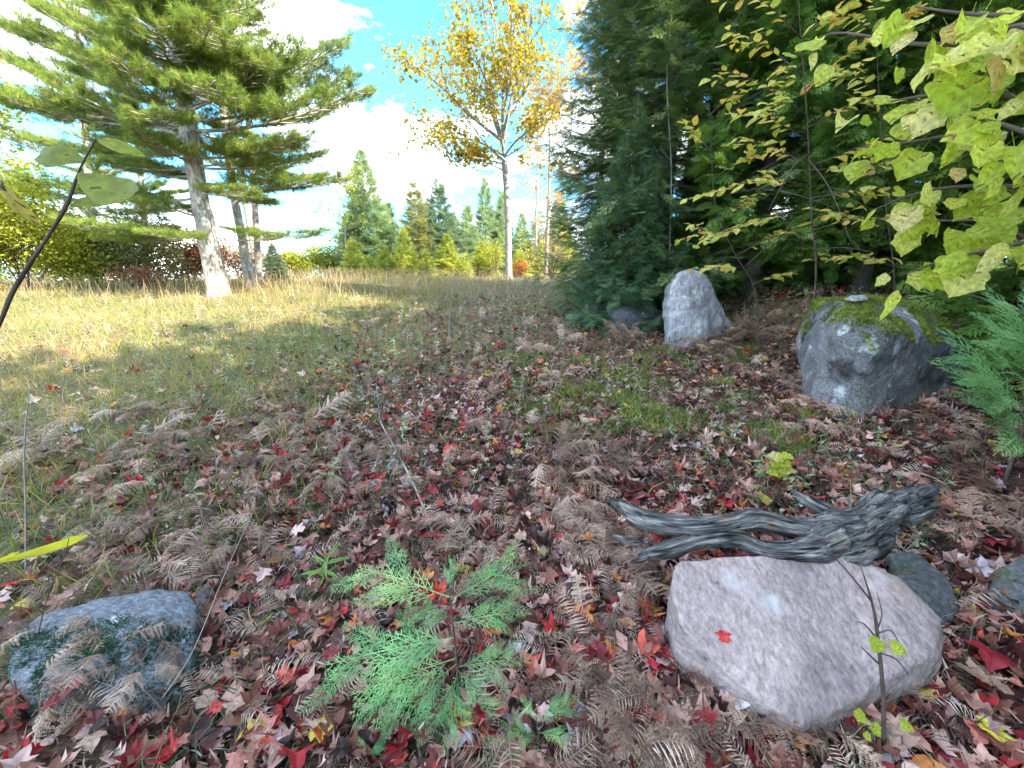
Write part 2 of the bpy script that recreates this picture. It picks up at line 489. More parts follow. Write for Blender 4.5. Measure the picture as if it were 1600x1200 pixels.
M['olive_bush'] = leaf_mat('olive_bush', [(0, (.05, .06, .02)), (.5, (.12, .13, .04)), (.9, (.25, .17, .06)), (1, (.3, .09, .06))], transl=.3)
M['rust_bush'] = leaf_mat('rust_bush', [(0, (.14, .05, .03)), (.6, (.30, .12, .06)), (1, (.42, .2, .1))], transl=.3)
M['brown_brush'] = leaf_mat('brown_brush', [(0, (.10, .07, .05)), (.6, (.24, .17, .13)), (1, (.36, .24, .17))], transl=.2)
M['beech_leaf'] = leaf_mat('beech_leaf', [(0, (.36, .40, .08)), (.35, (.54, .52, .13)), (.7, (.64, .53, .16)), (.9, (.66, .42, .08)), (1, (.50, .34, .2))], src='obj', transl=.45, vary=.2, vary_scale=4., spots=((.2, .11, .04), .66), spot_scale=6., veins='pin')
M['maple_leaf'] = leaf_mat('maple_leaf', [(0, (.33, .42, .05)), (.45, (.49, .55, .08)), (.75, (.62, .61, .15)), (.93, (.68, .62, .30)), (1, (.52, .36, .16))], src='obj', transl=.55, rough=.45, vary=.3, vary_scale=5., spots=((.24, .13, .04), .60), spot_scale=7., veins='palm', tr_gain=1.45)
M['green_leaf'] = leaf_mat('green_leaf', [(0, (.16, .19, .03)), (1, (.26, .28, .05))], src='obj', transl=.5, vary=.3, vary_scale=5., spots=((.05, .018, .01), .66), spot_scale=5., veins='pin')
M['spotted_leaf'] = leaf_mat('spotted_leaf', [(0, (.32, .26, .05)), (1, (.34, .27, .06))], src='obj', transl=.4, vary=.3, vary_scale=5., spots=((.05, .014, .01), .55), spot_scale=7., veins='pin')
M['yellow_blade'] = leaf_mat('yellow_blade', [(0, (.50, .46, .04)), (1, (.6, .52, .06))], src='obj', transl=.4, vary=.2, spots=((.25, .14, .05), .66))
LIT = [(0, (.03, .013, .012)), (.09, (.09, .026, .024)), (.20, (.17, .05, .042)), (.31, (.24, .095, .07)), (.42, (.36, .18, .14)), (.54, (.48, .27, .225)), (.65, (.60, .40, .36)), (.72, (.36, .26, .27)), (.745, (.22, .02, .026)), (.83, (.42, .03, .036)), (.915, (.58, .11, .07)), (.948, (.58, .22, .06)), (.975, (.46, .42, .47)), (.988, (.5, .38, .08))]
M['litter'] = leaf_mat('litter', LIT, transl=.12, rough=.5, spec=.35, vary=.35, vary_scale=18., const=True)
M['grass'] = leaf_mat('grass', [(0, (.09, .14, .025)), (.35, (.19, .205, .04)), (.6, (.36, .285, .075)), (.8, (.48, .32, .12)), (1, (.50, .30, .16))], transl=.35, vary=.2)
M['shade_grass'] = leaf_mat('shade_grass', [(0, (.06, .12, .05)), (.5, (.13, .21, .11)), (.8, (.25, .28, .16)), (1, (.42, .38, .26))], transl=.3, vary=.2)
M['dry_grass'] = leaf_mat('dry_grass', [(0, (.24, .175, .09)), (.5, (.37, .27, .155)), (1, (.43, .29, .2))], transl=.3, vary=.2)
M['weeds'] = leaf_mat('weeds', [(0, (.12, .08, .065)), (.35, (.29, .20, .17)), (.58, (.45, .33, .29)), (.75, (.22, .235, .14)), (1, (.25, .30, .15))], transl=.2, vary=.3)
M['fern'] = leaf_mat('fern', [(0, (.12, .07, .05)), (.4, (.27, .18, .135)), (.8, (.46, .32, .25)), (1, (.58, .42, .33))], src='obj', transl=.2, vary=.35, vary_scale=9.)
M['fern_litter'] = leaf_mat('fern_litter', [(0, (.07, .04, .032)), (.4, (.19, .115, .09)), (.75, (.40, .28, .225)), (1, (.58, .44, .37))], transl=.2, vary=.3)
M['clubmoss'] = leaf_mat('clubmoss', [(0, (.07, .12, .03)), (.5, (.17, .22, .045)), (1, (.32, .33, .08))], transl=.25, vary=.3)
M['rock_moss'] = leaf_mat('rock_moss', [(0, (.06, .10, .012)), (.5, (.16, .21, .025)), (1, (.34, .36, .05))], transl=.15, vary=.45, vary_scale=7.)
M['teal_moss'] = leaf_mat('teal_moss', [(0, (.02, .05, .03)), (1, (.08, .15, .08))], transl=.15, vary=.4)
M['cedar_spray'] = leaf_mat('cedar_spray', [(0, (.13, .31, .11)), (.5, (.22, .45, .19)), (1, (.36, .51, .19))], src='obj', transl=.35, vary=.45, vary_scale=9., rough=.5)
M['side_spray'] = leaf_mat('side_spray', [(0, (.11, .26, .10)), (.5, (.19, .39, .15)), (1, (.31, .48, .2))], src='obj', transl=.3, vary=.45, vary_scale=5.)

def solid_leaf(name, c, spots=None):
    return leaf_mat(name, [(0, tuple(k * .8 for k in c)), (1, tuple(min(1, k * 1.15) for k in c))], src='obj', transl=.15, rough=.45, spec=.4, vary=.4, vary_scale=5., spots=spots, spot_scale=6., veins='palm', veins_tint=(.6, .55, .55))
LEAFCOL = {
    'crimson': solid_leaf('crimson_leaf', (.27, .022, .032)),
    'bright red': solid_leaf('bright_red_leaf', (.58, .045, .04)),
    'salmon': solid_leaf('salmon_leaf', (.55, .20, .16)),
    'mauve': solid_leaf('mauve_leaf', (.38, .25, .25), ((.2, .1, .1), .6)),
    'tan': solid_leaf('tan_leaf', (.44, .29, .22), ((.25, .13, .09), .6)),
    'brown': solid_leaf('brown_leaf', (.19, .085, .055)),
    'orange': solid_leaf('orange_leaf', (.62, .22, .05)),
    'lilac grey': solid_leaf('lilac_leaf', (.37, .33, .38)),
    'yellow': solid_leaf('yellow_leaf', (.55, .50, .07)),
    'dark maroon': solid_leaf('maroon_leaf', (.10, .025, .028)),
}

# ------------------------------------------------------------------ ground
def field(x, y):       # 0 forest floor .. 1 grassy field
    n = n2(x, y, .5, 5.5)
    f = 1 / (1 + np.exp(-(-x - 1.75 + n * 1.7) * 1.6))
    return f
def farness(x, y):
    n = n2(x, y, .4, 9.5)
    return 1 / (1 + np.exp(-(y - 5.2 + n * 2.2 - .25 * np.clip(x - 1.5, 0, 9) * 2.2) * 1.0))

def build_ground():
    u = np.linspace(-1, 1, 221); xs = np.sinh(u * 5.6) / math.sinh(5.6) * 600
    v = np.linspace(0, 1, 261); ys = -14 + (np.sinh(v * 5.2) / math.sinh(5.2)) * 700
    X, Y = np.meshgrid(xs, ys)
    x, y = X.ravel(), Y.ravel()
    z = hh(x, y) + .012 * n2(x, y, 7., 1.) * (np.hypot(x, y) < 15)
    nx, ny = len(xs), len(ys)
    i = np.arange(ny - 1)[:, None] * nx; j = np.arange(nx - 1)[None]
    a = i + j
    Q = np.stack([a, a + 1, a + nx + 1, a + nx], 2).reshape(-1, 4)
    m, N, L = nmat('forest_soil')
    out = N.new('ShaderNodeOutputMaterial'); pb = N.new('ShaderNodeBsdfPrincipled')
    tc = N.new('ShaderNodeTexCoord')
    no = N.new('ShaderNodeTexNoise'); no.inputs['Scale'].default_value = 28; no.inputs['Detail'].default_value = 8; no.inputs['Roughness'].default_value = .7
    L.new(tc.outputs['Object'], no.inputs['Vector'])
    r1 = ramp(N, [(.3, (.02, .013, .011)), (.5, (.075, .048, .04)), (.7, (.16, .105, .09))])
    r2 = ramp(N, [(.3, (.05, .05, .022)), (.5, (.15, .13, .06)), (.7, (.28, .23, .12))])
    L.new(no.outputs['Fac'], r1.inputs['Fac']); L.new(no.outputs['Fac'], r2.inputs['Fac'])
    at_ = N.new('ShaderNodeAttribute'); at_.attribute_name = 'rnd'
    mx = N.new('ShaderNodeMix'); mx.data_type = 'RGBA'
    L.new(at_.outputs['Fac'], mx.inputs['Factor']); L.new(r1.outputs['Color'], mx.inputs['A']); L.new(r2.outputs['Color'], mx.inputs['B'])
    L.new(mx.outputs['Result'], pb.inputs['Base Color']); pb.inputs['Roughness'].default_value = .95
    pb.inputs['Specular IOR Level'].default_value = .1
    bp = N.new('ShaderNodeBump'); bp.inputs['Strength'].default_value = .8; bp.inputs['Distance'].default_value = .03
    L.new(no.outputs['Fac'], bp.inputs['Height']); L.new(bp.outputs['Normal'], pb.inputs['Normal'])
    L.new(pb.outputs['BSDF'], out.inputs['Surface'])
    me = mesh('ground', np.stack([x, y, z], 1), Q, m, rnd=np.clip(field(x, y) + .7 * farness(x, y), 0, 1), smooth=True)
    link('ground', me, label='sloping clearing floor of dark soil under leaves and grass', kind='structure')
build_ground()

# ------------------------------------------------------------------ templates for small things
def leaf_outline(half):
    pts = [(x, y) for x, y in half] + [(x, -y) for x, y in reversed(half[:-1])]
    return pts
MAPLE_HI = [(-.04, .10), (-.06, .22), (.03, .30), (.05, .43), (.15, .35), (.25, .27), (.33, .40), (.40, .44), (.50, .60), (.54, .47), (.60, .42), (.55, .26), (.68, .26), (.76, .19), (.84, .10), (1., 0)]
MAPLE_LO = [(-.04, .18), (.05, .43), (.24, .26), (.50, .60), (.54, .25), (.77, .19), (1., 0)]
BASS = [(-.10, .14), (-.13, .30), (-.05, .44), (.10, .52), (.22, .50), (.34, .52), (.46, .60), (.55, .46), (.64, .35), (.74, .28), (.84, .16), (.92, .07), (1., 0)]
OVAL = [(.02, .03), (.18, .16), (.38, .25), (.58, .25), (.78, .16), (.92, .06), (1., 0)]
def leaf_template(half, curl=.2, fold=.2, wav=.05, seed=0, rings=1, petiole=.0, cx=.33):
    r = np.random.default_rng(seed)
    o = np.array(leaf_outline(half), float)
    c = np.array([cx, 0.])
    V = [c]; T = []
    m = len(o)
    for k in range(1, rings + 1):
        V += list(c + (o - c) * (k / rings))
    for i in range(m):
        T.append((0, 1 + i, 1 + (i + 1) % m))
    for k in range(rings - 1):
        for i in range(m):
            a, b = 1 + k * m + i, 1 + k * m + (i + 1) % m
            T += [(a, a + m, b + m), (a, b + m, b)]
    V = np.array(V)
    x, y = V[:, 0], V[:, 1]
    a1, a2 = r.uniform(-1, 1, 2)
    z = fold * np.abs(y) + curl * (x - .4) ** 2 * (1 if a1 > -.4 else -1) + curl * 1.5 * y ** 2 * (1 if a2 > 0 else -.6)
    z = z + wav * np.sin(9 * x + r.uniform(0, 6)) * np.sin(8 * y + r.uniform(0, 6)) + wav * r.normal(0, .6, len(x)) * (np.hypot(x - .33, y) > .3)
    V = np.stack([x, y, z], 1)
    T = np.array(T)
    if petiole:
        n = len(V)
        V = np.concatenate([V, [[.05, -.008, 0], [.05, .008, 0], [-petiole, -.006, -.1 * petiole], [-petiole, .006, -.1 * petiole]]])
        T = np.concatenate([T, [(n, n + 1, n + 3), (n, n + 3, n + 2)]])
    return V, T
LEAF_LO = [leaf_template(MAPLE_LO, c, f, .06, s) for s, (c, f) in enumerate([(.3, .2), (.5, -.25), (.9, .3), (-.5, .35), (.15, .1), (1.3, .5), (.5, .6)])]
LEAF_OV = [leaf_template(OVAL, c, f, .03, s + 20) for s, (c, f) in enumerate([(.3, .25), (.5, -.3), (.8, .4)])]
ASPEN = [(-.02, .12), (.08, .34), (.3, .45), (.55, .38), (.8, .18), (1., 0)]
OAKY = [(.0, .06), (.15, .2), (.22, .12), (.36, .30), (.44, .16), (.6, .32), (.68, .16), (.84, .2), (1., 0)]
LEAF_LX = [leaf_template(MAPLE_LO, c, f, .12, s + 140, cx=.36) * 1 if False else leaf_template(o_, c, f, .09, s + 140, cx=.4) for s, (o_, c, f) in enumerate([(ASPEN, .9, .3), (ASPEN, -.6, .2), (OAKY, .7, .25), ([(x_, y_ * .75) for x_, y_ in MAPLE_LO], 1.2, .6), ([(x_, y_ * 1.15) for x_, y_ in MAPLE_LO], -.9, -.2)])]
LEAF_O4 = [leaf_template([(.05, .02), (.5, .27), (1., 0)], c, f, 0, s + 20) for s, (c, f) in enumerate([(.3, .25), (.5, -.3), (.8, .4)])]
LEAF_HI = [leaf_template(MAPLE_HI, c, f, .035, s + 40, rings=2, petiole=.45) for s, (c, f) in enumerate([(.15, .1), (.3, -.15), (.6, .25), (-.4, .3), (.8, .4), (.25, .05)])]
ROUND = [(-.10, .12), (-.12, .28), (-.02, .43), (.14, .51), (.32, .50), (.48, .45), (.62, .36), (.76, .24), (.88, .11), (1., 0)]
LEAF_BASS = [leaf_template([(x_, y_ * w_) for x_, y_ in o_], c, f, .03, s + 60, rings=3, petiole=.6) for s, (o_, w_, c, f) in enumerate([(ROUND, 1., .15, .10), (ROUND, .9, -.3, -.10), (BASS, 1., .3, .15), (ROUND, 1.1, -.45, .15), (BASS, .9, -.25, .1), (ROUND, .8, .5, .3), (BASS, 1.05, .2, .05)])]
LEAF_BEECH = [leaf_template(OVAL, c, f, .03, s + 80, rings=2, petiole=.12) for s, (c, f) in enumerate([(.2, .22), (-.35, .3), (.5, .15), (-.2, .4)])]

def blade(bend, n=3, w=.04):
    b = TB(); pts = []; ws = []
    ang = 0.0; p = np.array([0., 0, 0])
    for i in range(n + 1):
        pts.append(p.copy()); ws.append(w * (1 - (i / n) ** 1.6) + .002)
        a = math.pi / 2 - bend * ((i + .6) / n) ** 1.3
        p = p + np.array([math.cos(a), 0, math.sin(a)]) / n
    b.ribbon(pts, ws, (0, 1, 0))
    return b.done()
BLADES = [blade(.3, 3, .024), blade(.8, 3, .024), blade(1.3, 3, .026), blade(1.9, 3, .026), blade(2.4, 3, .026)]
STRIPS = [blade(b_, 3, .13) for b_ in (.6, 1.4, 2.6, 3.4)]
def seed_stalk():
    b = TB(); pts = [(0, 0, 0), (.02, 0, .5), (.06, 0, .8)]
    b.ribbon(pts, [.005, .004, .003], (0, 1, 0))
    r = np.random.default_rng(3)
    for k in range(10):
        z = .72 + .028 * k
        x = .05 + .01 * k
        d = r.normal(0, .02, 2)
        b.tri((x, -.006, z), (x, .006, z), (x + d[0] + .012, d[1], z + .05))
    return b.done()
STALK = [seed_stalk()]
def weed(seed):
    r = np.random.default_rng(seed); b = TB()
    lean = r.uniform(-.35, .35)
    b.ribbon([(0, 0, 0), (lean * .4, 0, .5), (lean, 0, 1.)], [.02, .015, .008], (0, 1, 0))
    for k in range(11):
        z = r.uniform(.2, 1.0); x = lean * z
        a = r.uniform(0, 6.28); l = r.uniform(.1, .26)
        d = np.array([math.cos(a), math.sin(a), r.uniform(-.7, .6)]) * l
        s = np.array([-math.sin(a), math.cos(a), r.uniform(-.6, .6)]) * .035
        p = np.array([x, 0, z])
        b.v += [p, p + d * .5 + s, p + d, p + d * .5 - s]
        n = len(b.v) - 4
        b.t += [(n, n + 1, n + 2), (n, n + 2, n + 3)]
    return b.done()
WEEDS = [weed(s) for s in range(5)]

def fern_frond(seed, L=.5, pairs=18, width=.15, teeth=9, droop=.6, curl=.8, low=False):
    """a dead frond: a bowed stalk, pinnae on both sides, each a comb of curled pinnules"""
    r = np.random.default_rng(seed); b = TB()
    def axis(t):
        a = .75 - droop * 1.9 * t
        return a
    P = []; p = np.array([0., 0, 0]); n = 24
    for i in range(n + 1):
        P.append(p.copy())
        a = axis(i / n)
        p = p + np.array([math.cos(a), .12 * math.sin(3 * i / n + seed), math.sin(a)]) * L / n
    P = np.array(P)
    b.ribbon(P[::2 if not low else 6], [.006] * len(P[::2 if not low else 6]), (0, 1, 0))
    for k in range(pairs):
        t = .22 + .77 * k / pairs
        i = t * n; i0 = int(i); c = P[i0] + (P[min(i0 + 1, n)] - P[i0]) * (i - i0)
        tan = P[min(i0 + 1, n)] - P[max(i0 - 1, 0)]; tan /= np.linalg.norm(tan)
        nor = np.cross(tan, (0, 1, 0)); nor /= np.linalg.norm(nor); nor = nor * (1 if nor[2] > 0 else -1)
        pl = width * (math.sin(math.pi * (.18 + .8 * (1 - (t - .22) / .78) * .62))) * r.uniform(.75, 1.1) * (1.0 if t < .9 else .6)
        for sgn in (-1, 1):
            if r.random() < .08: continue
            d = np.array([0, sgn, 0]) * .85 + tan * r.uniform(.25, .6) + nor * r.uniform(-.5, .25)
            d /= np.linalg.norm(d)
            cu = curl * r.uniform(.3, 1.3)
            if low:
                q1 = c + d * pl * .55; q2 = c + d * pl - nor * pl * .45 * cu
                b.ribbon([c, q1, q2], [.004, pl * .11, .003], tan)
                continue
            nt = teeth
            for j in range(nt):
                u = (j + .5) / nt
                q = c + d * pl * u - nor * pl * .55 * cu * u * u
                tl = .14 * pl * (1 - u * .75) + .003
                w = pl / nt * .42
                for s2 in (-1, 1):
                    e = tan * s2 * tl + d * tl * .35 - nor * tl * r.uniform(.0, .9) * curl
                    dd = d * w
                    b.v += [q - dd, q + dd, q + e + dd * .4, q + e - dd * .3]
                    m = len(b.v) - 4
                    b.t += [(m, m + 1, m + 2), (m, m + 2, m + 3)]
            q0 = c; q1 = c + d * pl * .5 - nor * pl * .14 * cu; q2 = c + d * pl - nor * pl * .55 * cu
            b.ribbon([q0, q1, q2], [.003, .002, .001], tan)
    return b.done()
FROND_LO = [fern_frond(s, 1., 13, .26, 1, dr, 1.3, low=True) for s, dr in ((1, .5), (2, .8), (3, 1.0), (4, .35))]

def thuja_spray(seed, L=1., n1=11, n2=6, w=.011, wide=.5, ang=(.65, .95), l2k=.42):
    """a flat spray of scale leaves: axis, side shoots, and their side shoots"""
    r = np.random.default_rng(seed); b = TB()
    b.ribbon([(0, 0, 0), (L * .5, .02 * L, .02), (L, 0, -.04 * L)], [w * 1.4, w, w * .8], (0, 1, 0))
    for k in range(n1):
        t = .12 + .86 * k / n1
        for sgn in (-1, 1):
            l1 = L * wide * (1 - t) ** .75 * (.35 + .65 * min(1, t * 4)) * r.uniform(.8, 1.1) + .03 * L
            a = sgn * r.uniform(*ang)
            d = np.array([math.cos(a), math.sin(a), r.uniform(-.12, .12)])
            c = np.array([t * L + r.uniform(-.02, .02) * L, .02 * math.sin(t * 3), 0])
            side = np.array([-d[1], d[0], 0])
            b.ribbon([c, c + d * l1 * .6, c + d * l1 + np.array([.08 * l1, 0, -.1 * l1])], [w, w * 1.1, w * .6], side)
            m2 = max(1, int(round(n2 * l1 / (L * .45))))
            for j in range(m2):
                u = (j + .6) / (m2 + .3)
                for s2 in (-1, 1):
                    l2 = l1 * l2k * (1 - u * .7) * r.uniform(.7, 1.1) + .012 * L
                    a2 = a + s2 * r.uniform(.55, .8)
                    d2 = np.array([math.cos(a2), math.sin(a2), r.uniform(-.15, .15)])
                    q = c + d * l1 * u
                    b.ribbon([q, q + d2 * l2], [w, w * .75], np.array([-d2[1], d2[0], 0]))
    return b.done()

def needle_tuft(seed, n=22, ln=.135, w=.0062):
    r = np.random.default_rng(seed); b = TB()
    for k in range(n):
        x = r.uniform(0, .12); az = r.uniform(0, 6.28); el = r.uniform(.35, 1.0)
        d = np.array([math.cos(el), math.sin(el) * math.cos(az), math.sin(el) * math.sin(az)]) * ln * r.uniform(.8, 1.15)
        s = np.cross(d, r.normal(0, 1, 3)); s = s / np.linalg.norm(s) * w
        p = np.array([x, 0, 0])
        b.tri(p - s * .5, p + s * .5, p + d)
    return b.done()
TUFTS = [needle_tuft(s) for s in range(4)]

def spruce_twig(seed, n=9, side=3, fat=1.):
    """short needled twig about 1 long with side twigs"""
    r = np.random.default_rng(seed); b = TB()
    def twig(p, d, l, m):
        d = d / np.linalg.norm(d)
        u = np.cross(d, (0, 0, 1.)); u /= np.linalg.norm(u); v = np.cross(u, d)
        for k in range(m):
            q = p + d * l * (k + .3) / m
            for sgn in (-1, 1):
                e = d * .6 + u * sgn * .8 + v * r.uniform(-.1, .7)
                e = e / np.linalg.norm(e) * .13 * fat * r.uniform(.8, 1.2)
                b.tri(q - d * .022 * fat, q + d * .022 * fat, q + e)
        b.ribbon([p, p + d * l], [.03, .015], u)
    twig(np.zeros(3), np.array([1., 0, 0]), 1., n)
    for k in range(side):
        t = .15 + .6 * k / side
        for sgn in (-1, 1):
            a = sgn * r.uniform(.6, .9)
            twig(np.array([t, 0, 0]), np.array([math.cos(a), math.sin(a), r.uniform(-.25, .1)]), .55 * (1 - t * .6), max(3, int(n * .5)))
    return b.done()
TWIGS = [spruce_twig(s) for s in range(4)]
TWIGS_LO = [spruce_twig(s + 9, 4, 2, 1.9) for s in range(3)]
CEDAR_LO = [thuja_spray(s, 1., 6, 2, .036) for s in range(4)]

# ------------------------------------------------------------------ branch kits: each species has a few branch meshes that its trees share
def branch_axis(L, sag, lift, n=10, side=0.):
    t = np.linspace(0, 1, n + 1)
    return np.stack([t * L, side * np.sin(t * 3) * L, (-sag * np.sin(t * 2.2) * .6 + lift * t ** 2) * L], 1)
def pine_branch(seed):
    r = np.random.default_rng(seed); L = 4.0
    A = branch_axis(L, .10, .14, 12, r.uniform(-.05, .05))
    wood = [sweep(A[::3], np.linspace(.05, .012, 5), 5, sub=2)]
    P, D, U = [], [], []
    def tufts(p0, p1, start, n):
        d = p1 - p0
        for k in range(n):
            t = start + (1 - start) * (k + r.random()) / n
            P.append(p0 + d * t + r.normal(0, .045, 3))
            dd = d / np.linalg.norm(d) + np.array([r.normal(0, .35), r.normal(0, .35), .55 + r.normal(0, .25)])
            D.append(dd); U.append((r.normal(0, .3), r.normal(0, .3), 1))
    for k in range(20):
        t = .22 + .76 * k / 20
        i = t * 12; i0 = min(int(i), 11); c = A[i0] + (A[i0 + 1] - A[i0]) * (i - i0)
        sg = 1 if k % 2 else -1
        l = (.35 + 1.0 * math.sin(math.pi * (1 - t) ** .8 * .62)) * r.uniform(.75, 1.15)
        a = sg * r.uniform(.6, 1.15)
        e = c + np.array([math.cos(a), math.sin(a), r.uniform(.0, .25)]) * l
        wood.append(sweep([c, (c + e) / 2 + (0, 0, -.02), e], [.014, .009, .004], 4, sub=1))
        tufts(c, e, .35, int(4 + l * 7))
        for j in range(int(2 + l * 3)):
            u = r.uniform(.25, .9); q = c + (e - c) * u
            a2 = a + r.choice([-1, 1]) * r.uniform(.5, .9); l2 = l * .4 * r.uniform(.6, 1.1)
            e2 = q + np.array([math.cos(a2), math.sin(a2), r.uniform(.05, .35)]) * l2
            wood.append(sweep([q, e2], [.006, .003], 3, sub=1, cap=False))
            tufts(q, e2, .2, int(3 + l2 * 8))
    tufts(A[9], A[12], .0, 14)
    P = np.array(P); D = np.array(D); U = np.array(U, float)
    Ms = frames(D, U) * r.uniform(.95, 1.35, (len(P), 1, 1))
    V, T, rn = scatter(TUFTS, P, Ms, np.clip(r.beta(2, 2.4, len(P)), 0, 1), r.integers(0, 4, len(P)))
    wv, wt, wg = joinm(wood)
    return mesh('pine_branch', wv, wt, M['pine_bark'], grain=wg, smooth=True), mesh('pine_needles', V, T, M['pine_needles'], rnd=rn)
def spruce_branch(seed, mat, lo=False):
    r = np.random.default_rng(seed); L = 2.0
    A = branch_axis(L, .25, .22, 10, r.uniform(-.05, .05))
    wood = [sweep(A[::5], [.022, .014, .004], 5, sub=2)]
    P, D, U, S = [], [], [], []
    n = 15
    for k in range(n):
        t = .14 + .84 * k / n
        i = t * 10; i0 = min(int(i), 9); c = A[i0] + (A[i0 + 1] - A[i0]) * (i - i0)
        for sg in (-1, 1):
            l = (.12 + .72 * (1 - t) ** .7 * min(1, t * 3.5)) * r.uniform(.7, 1.15)
            a = sg * r.uniform(.7, 1.05)
            d = np.array([math.cos(a), math.sin(a), r.uniform(-.45, -.05)])
            m = max(1, int(l / .14))
            for j in range(m):
                q = c + d * l * (j + .2) / m
                P.append(q); D.append(d + r.normal(0, .22, 3)); U.append((r.normal(0, .3), r.normal(0, .3), 1)); S.append(r.uniform(.22, .34))
    for k in range(5):
        P.append(A[10 - k]); D.append(A[10] - A[7] + r.normal(0, .1, 3)); U.append((0, 0, 1)); S.append(.3)
    P = np.array(P); Ms = frames(np.array(D), np.array(U, float)) * np.array(S)[:, None, None]
    tm = TWIGS_LO if lo else TWIGS
    V, T, rn = scatter(tm, P, Ms, np.clip(r.beta(2, 2, len(P)), 0, 1), r.integers(0, len(tm), len(P)))
    wv, wt, wg = joinm(wood)
    return mesh('spruce_branch', wv, wt, M['spruce_bark'], grain=wg, smooth=True), mesh('spruce_needles', V, T, mat, rnd=rn)
def cedar_branch(seed, mat):
    r = np.random.default_rng(seed); L = 2.0
    A = branch_axis(L, .30, .30, 10, r.uniform(-.08, .08))
    wood = [sweep(A[::5], [.02, .012, .004], 5, sub=2)]
    P, D, U, S = [], [], [], []
    n = 16
    for k in range(n):
        t = .2 + .8 * k / n
        i = t * 10; i0 = min(int(i), 9); c = A[i0] + (A[i0 + 1] - A[i0]) * (i - i0)
        for q in range(9):
            a = r.uniform(-1.3, 1.3)
            d = np.array([math.cos(a), math.sin(a), r.uniform(-.75, .35)])
            P.append(c + d * r.uniform(0, .32) * (1.2 - t) * 1.4); D.append(d); U.append((r.normal(0, .7), r.normal(0, .7), 1)); S.append(r.uniform(.22, .46))
    P = np.array(P); Ms = frames(np.array(D), np.array(U, float)) * np.array(S)[:, None, None]
    V, T, rn = scatter(CEDAR_LO, P, Ms, np.clip(r.beta(2, 2, len(P)), 0, 1), r.integers(0, 4, len(P)))
    wv, wt, wg = joinm(wood)
    return mesh('cedar_branch', wv, wt, M['spruce_bark'], grain=wg, smooth=True), mesh('cedar_sprays', V, T, mat, rnd=rn)
KIT_PINE = [pine_branch(s) for s in (11, 12, 13, 14)]
KIT_SPRUCE = [spruce_branch(s, M['spruce_needles']) for s in (21, 22, 23, 24)]
KIT_YOUNG = [spruce_branch(s, M['young_spruce']) for s in (25, 26, 27)]
KIT_CEDAR = [cedar_branch(s, M['cedar']) for s in (31, 32, 33, 34)]

def put(o, loc, d, up, s):
    Mx = frames(np.array([tuple(d)], float), np.array([tuple(up)], float))[0]
    s3 = s if hasattr(s, '__len__') else (s, s, s)
    m = Matrix([[Mx[i][j] * s3[j] for j in range(3)] + [loc[i]] for i in range(3)] + [[0, 0, 0, 1]])
    o.matrix_basis = m
def add_branch(tree, kit, loc, d, s, roll=0., fol='needles'):
    w, f = kit
    up = Vector((0, 0, 1)) + Vector((random.uniform(-1, 1), random.uniform(-1, 1), 0)) * (.15 + roll)
    o = link('branch', w, tree)
    put(o, loc, d, up, s)
    link(fol, f, o, kind='stuff')
    return o
def tree_root(name, base, label, cat, group=None):
    return link(name, None, None, label, cat, group, loc=base)
def add_trunk(tree, pts, rad, mat, seg=14, ridge=.06, sub=5, **kw):
    base = Vector(tree.location)
    pts = [Vector(p) - base for p in pts]
    v, t, g = sweep(pts, rad, seg, ridge=ridge, sub=sub, seed=random.uniform(0, 9), **kw)
    return link('trunk', mesh('trunk', v, t, mat, grain=g, smooth=True), tree)
def interp_path(pts, t):
    i = min(int(t * (len(pts) - 1)), len(pts) - 2); f = t * (len(pts) - 1) - i
    return Vector(pts[i]).lerp(Vector(pts[i + 1]), f)

def conifer(name, base, H, rad, n, kit, label, cat, group=None, trunk_r=.13, z0=.3, zmax=1., up0=-.15, up1=.5, prof=None, lean=(0, 0), fol='needles', kitL=2.0, thin=1.):
    base = Vector(base)
    tr = tree_root(name, base, label, cat, group)
    pts = [base + Vector((0, 0, -.2)), base + Vector((lean[0] * .3, lean[1] * .3, H * .33)), base + Vector((lean[0] * .65, lean[1] * .65, H * .66)), base + Vector((lean[0], lean[1], H))]
    add_trunk(tr, pts, [trunk_r * 1.25, trunk_r * .8, trunk_r * .5, .01], M['spruce_bark'], 8, .08, 3)
    az = random.uniform(0, 6)
    for k in range(n):
        t = (k + random.uniform(0, .9)) / n
        z = z0 + (H * zmax - z0) * t
        az += 2.4 + random.uniform(-.35, .35)
        pr = prof(z / H) if prof else (1 - z / H) ** .8
        ln = rad * max(.10, pr) * random.uniform(.78, 1.12)
        el = up0 + (up1 - up0) * (z / H) + random.uniform(-.12, .12)
        d = Vector((math.cos(az) * math.cos(el), math.sin(az) * math.cos(el), math.sin(el)))
        loc = Vector((lean[0] * z / H, lean[1] * z / H, z))
        s = ln / kitL
        add_branch(tr, random.choice(kit), loc, d, (s, max(s * .8, min(.85, s * 1.3)) * thin, max(s * .8, min(.85, s * 1.3))), fol=fol)
    return tr

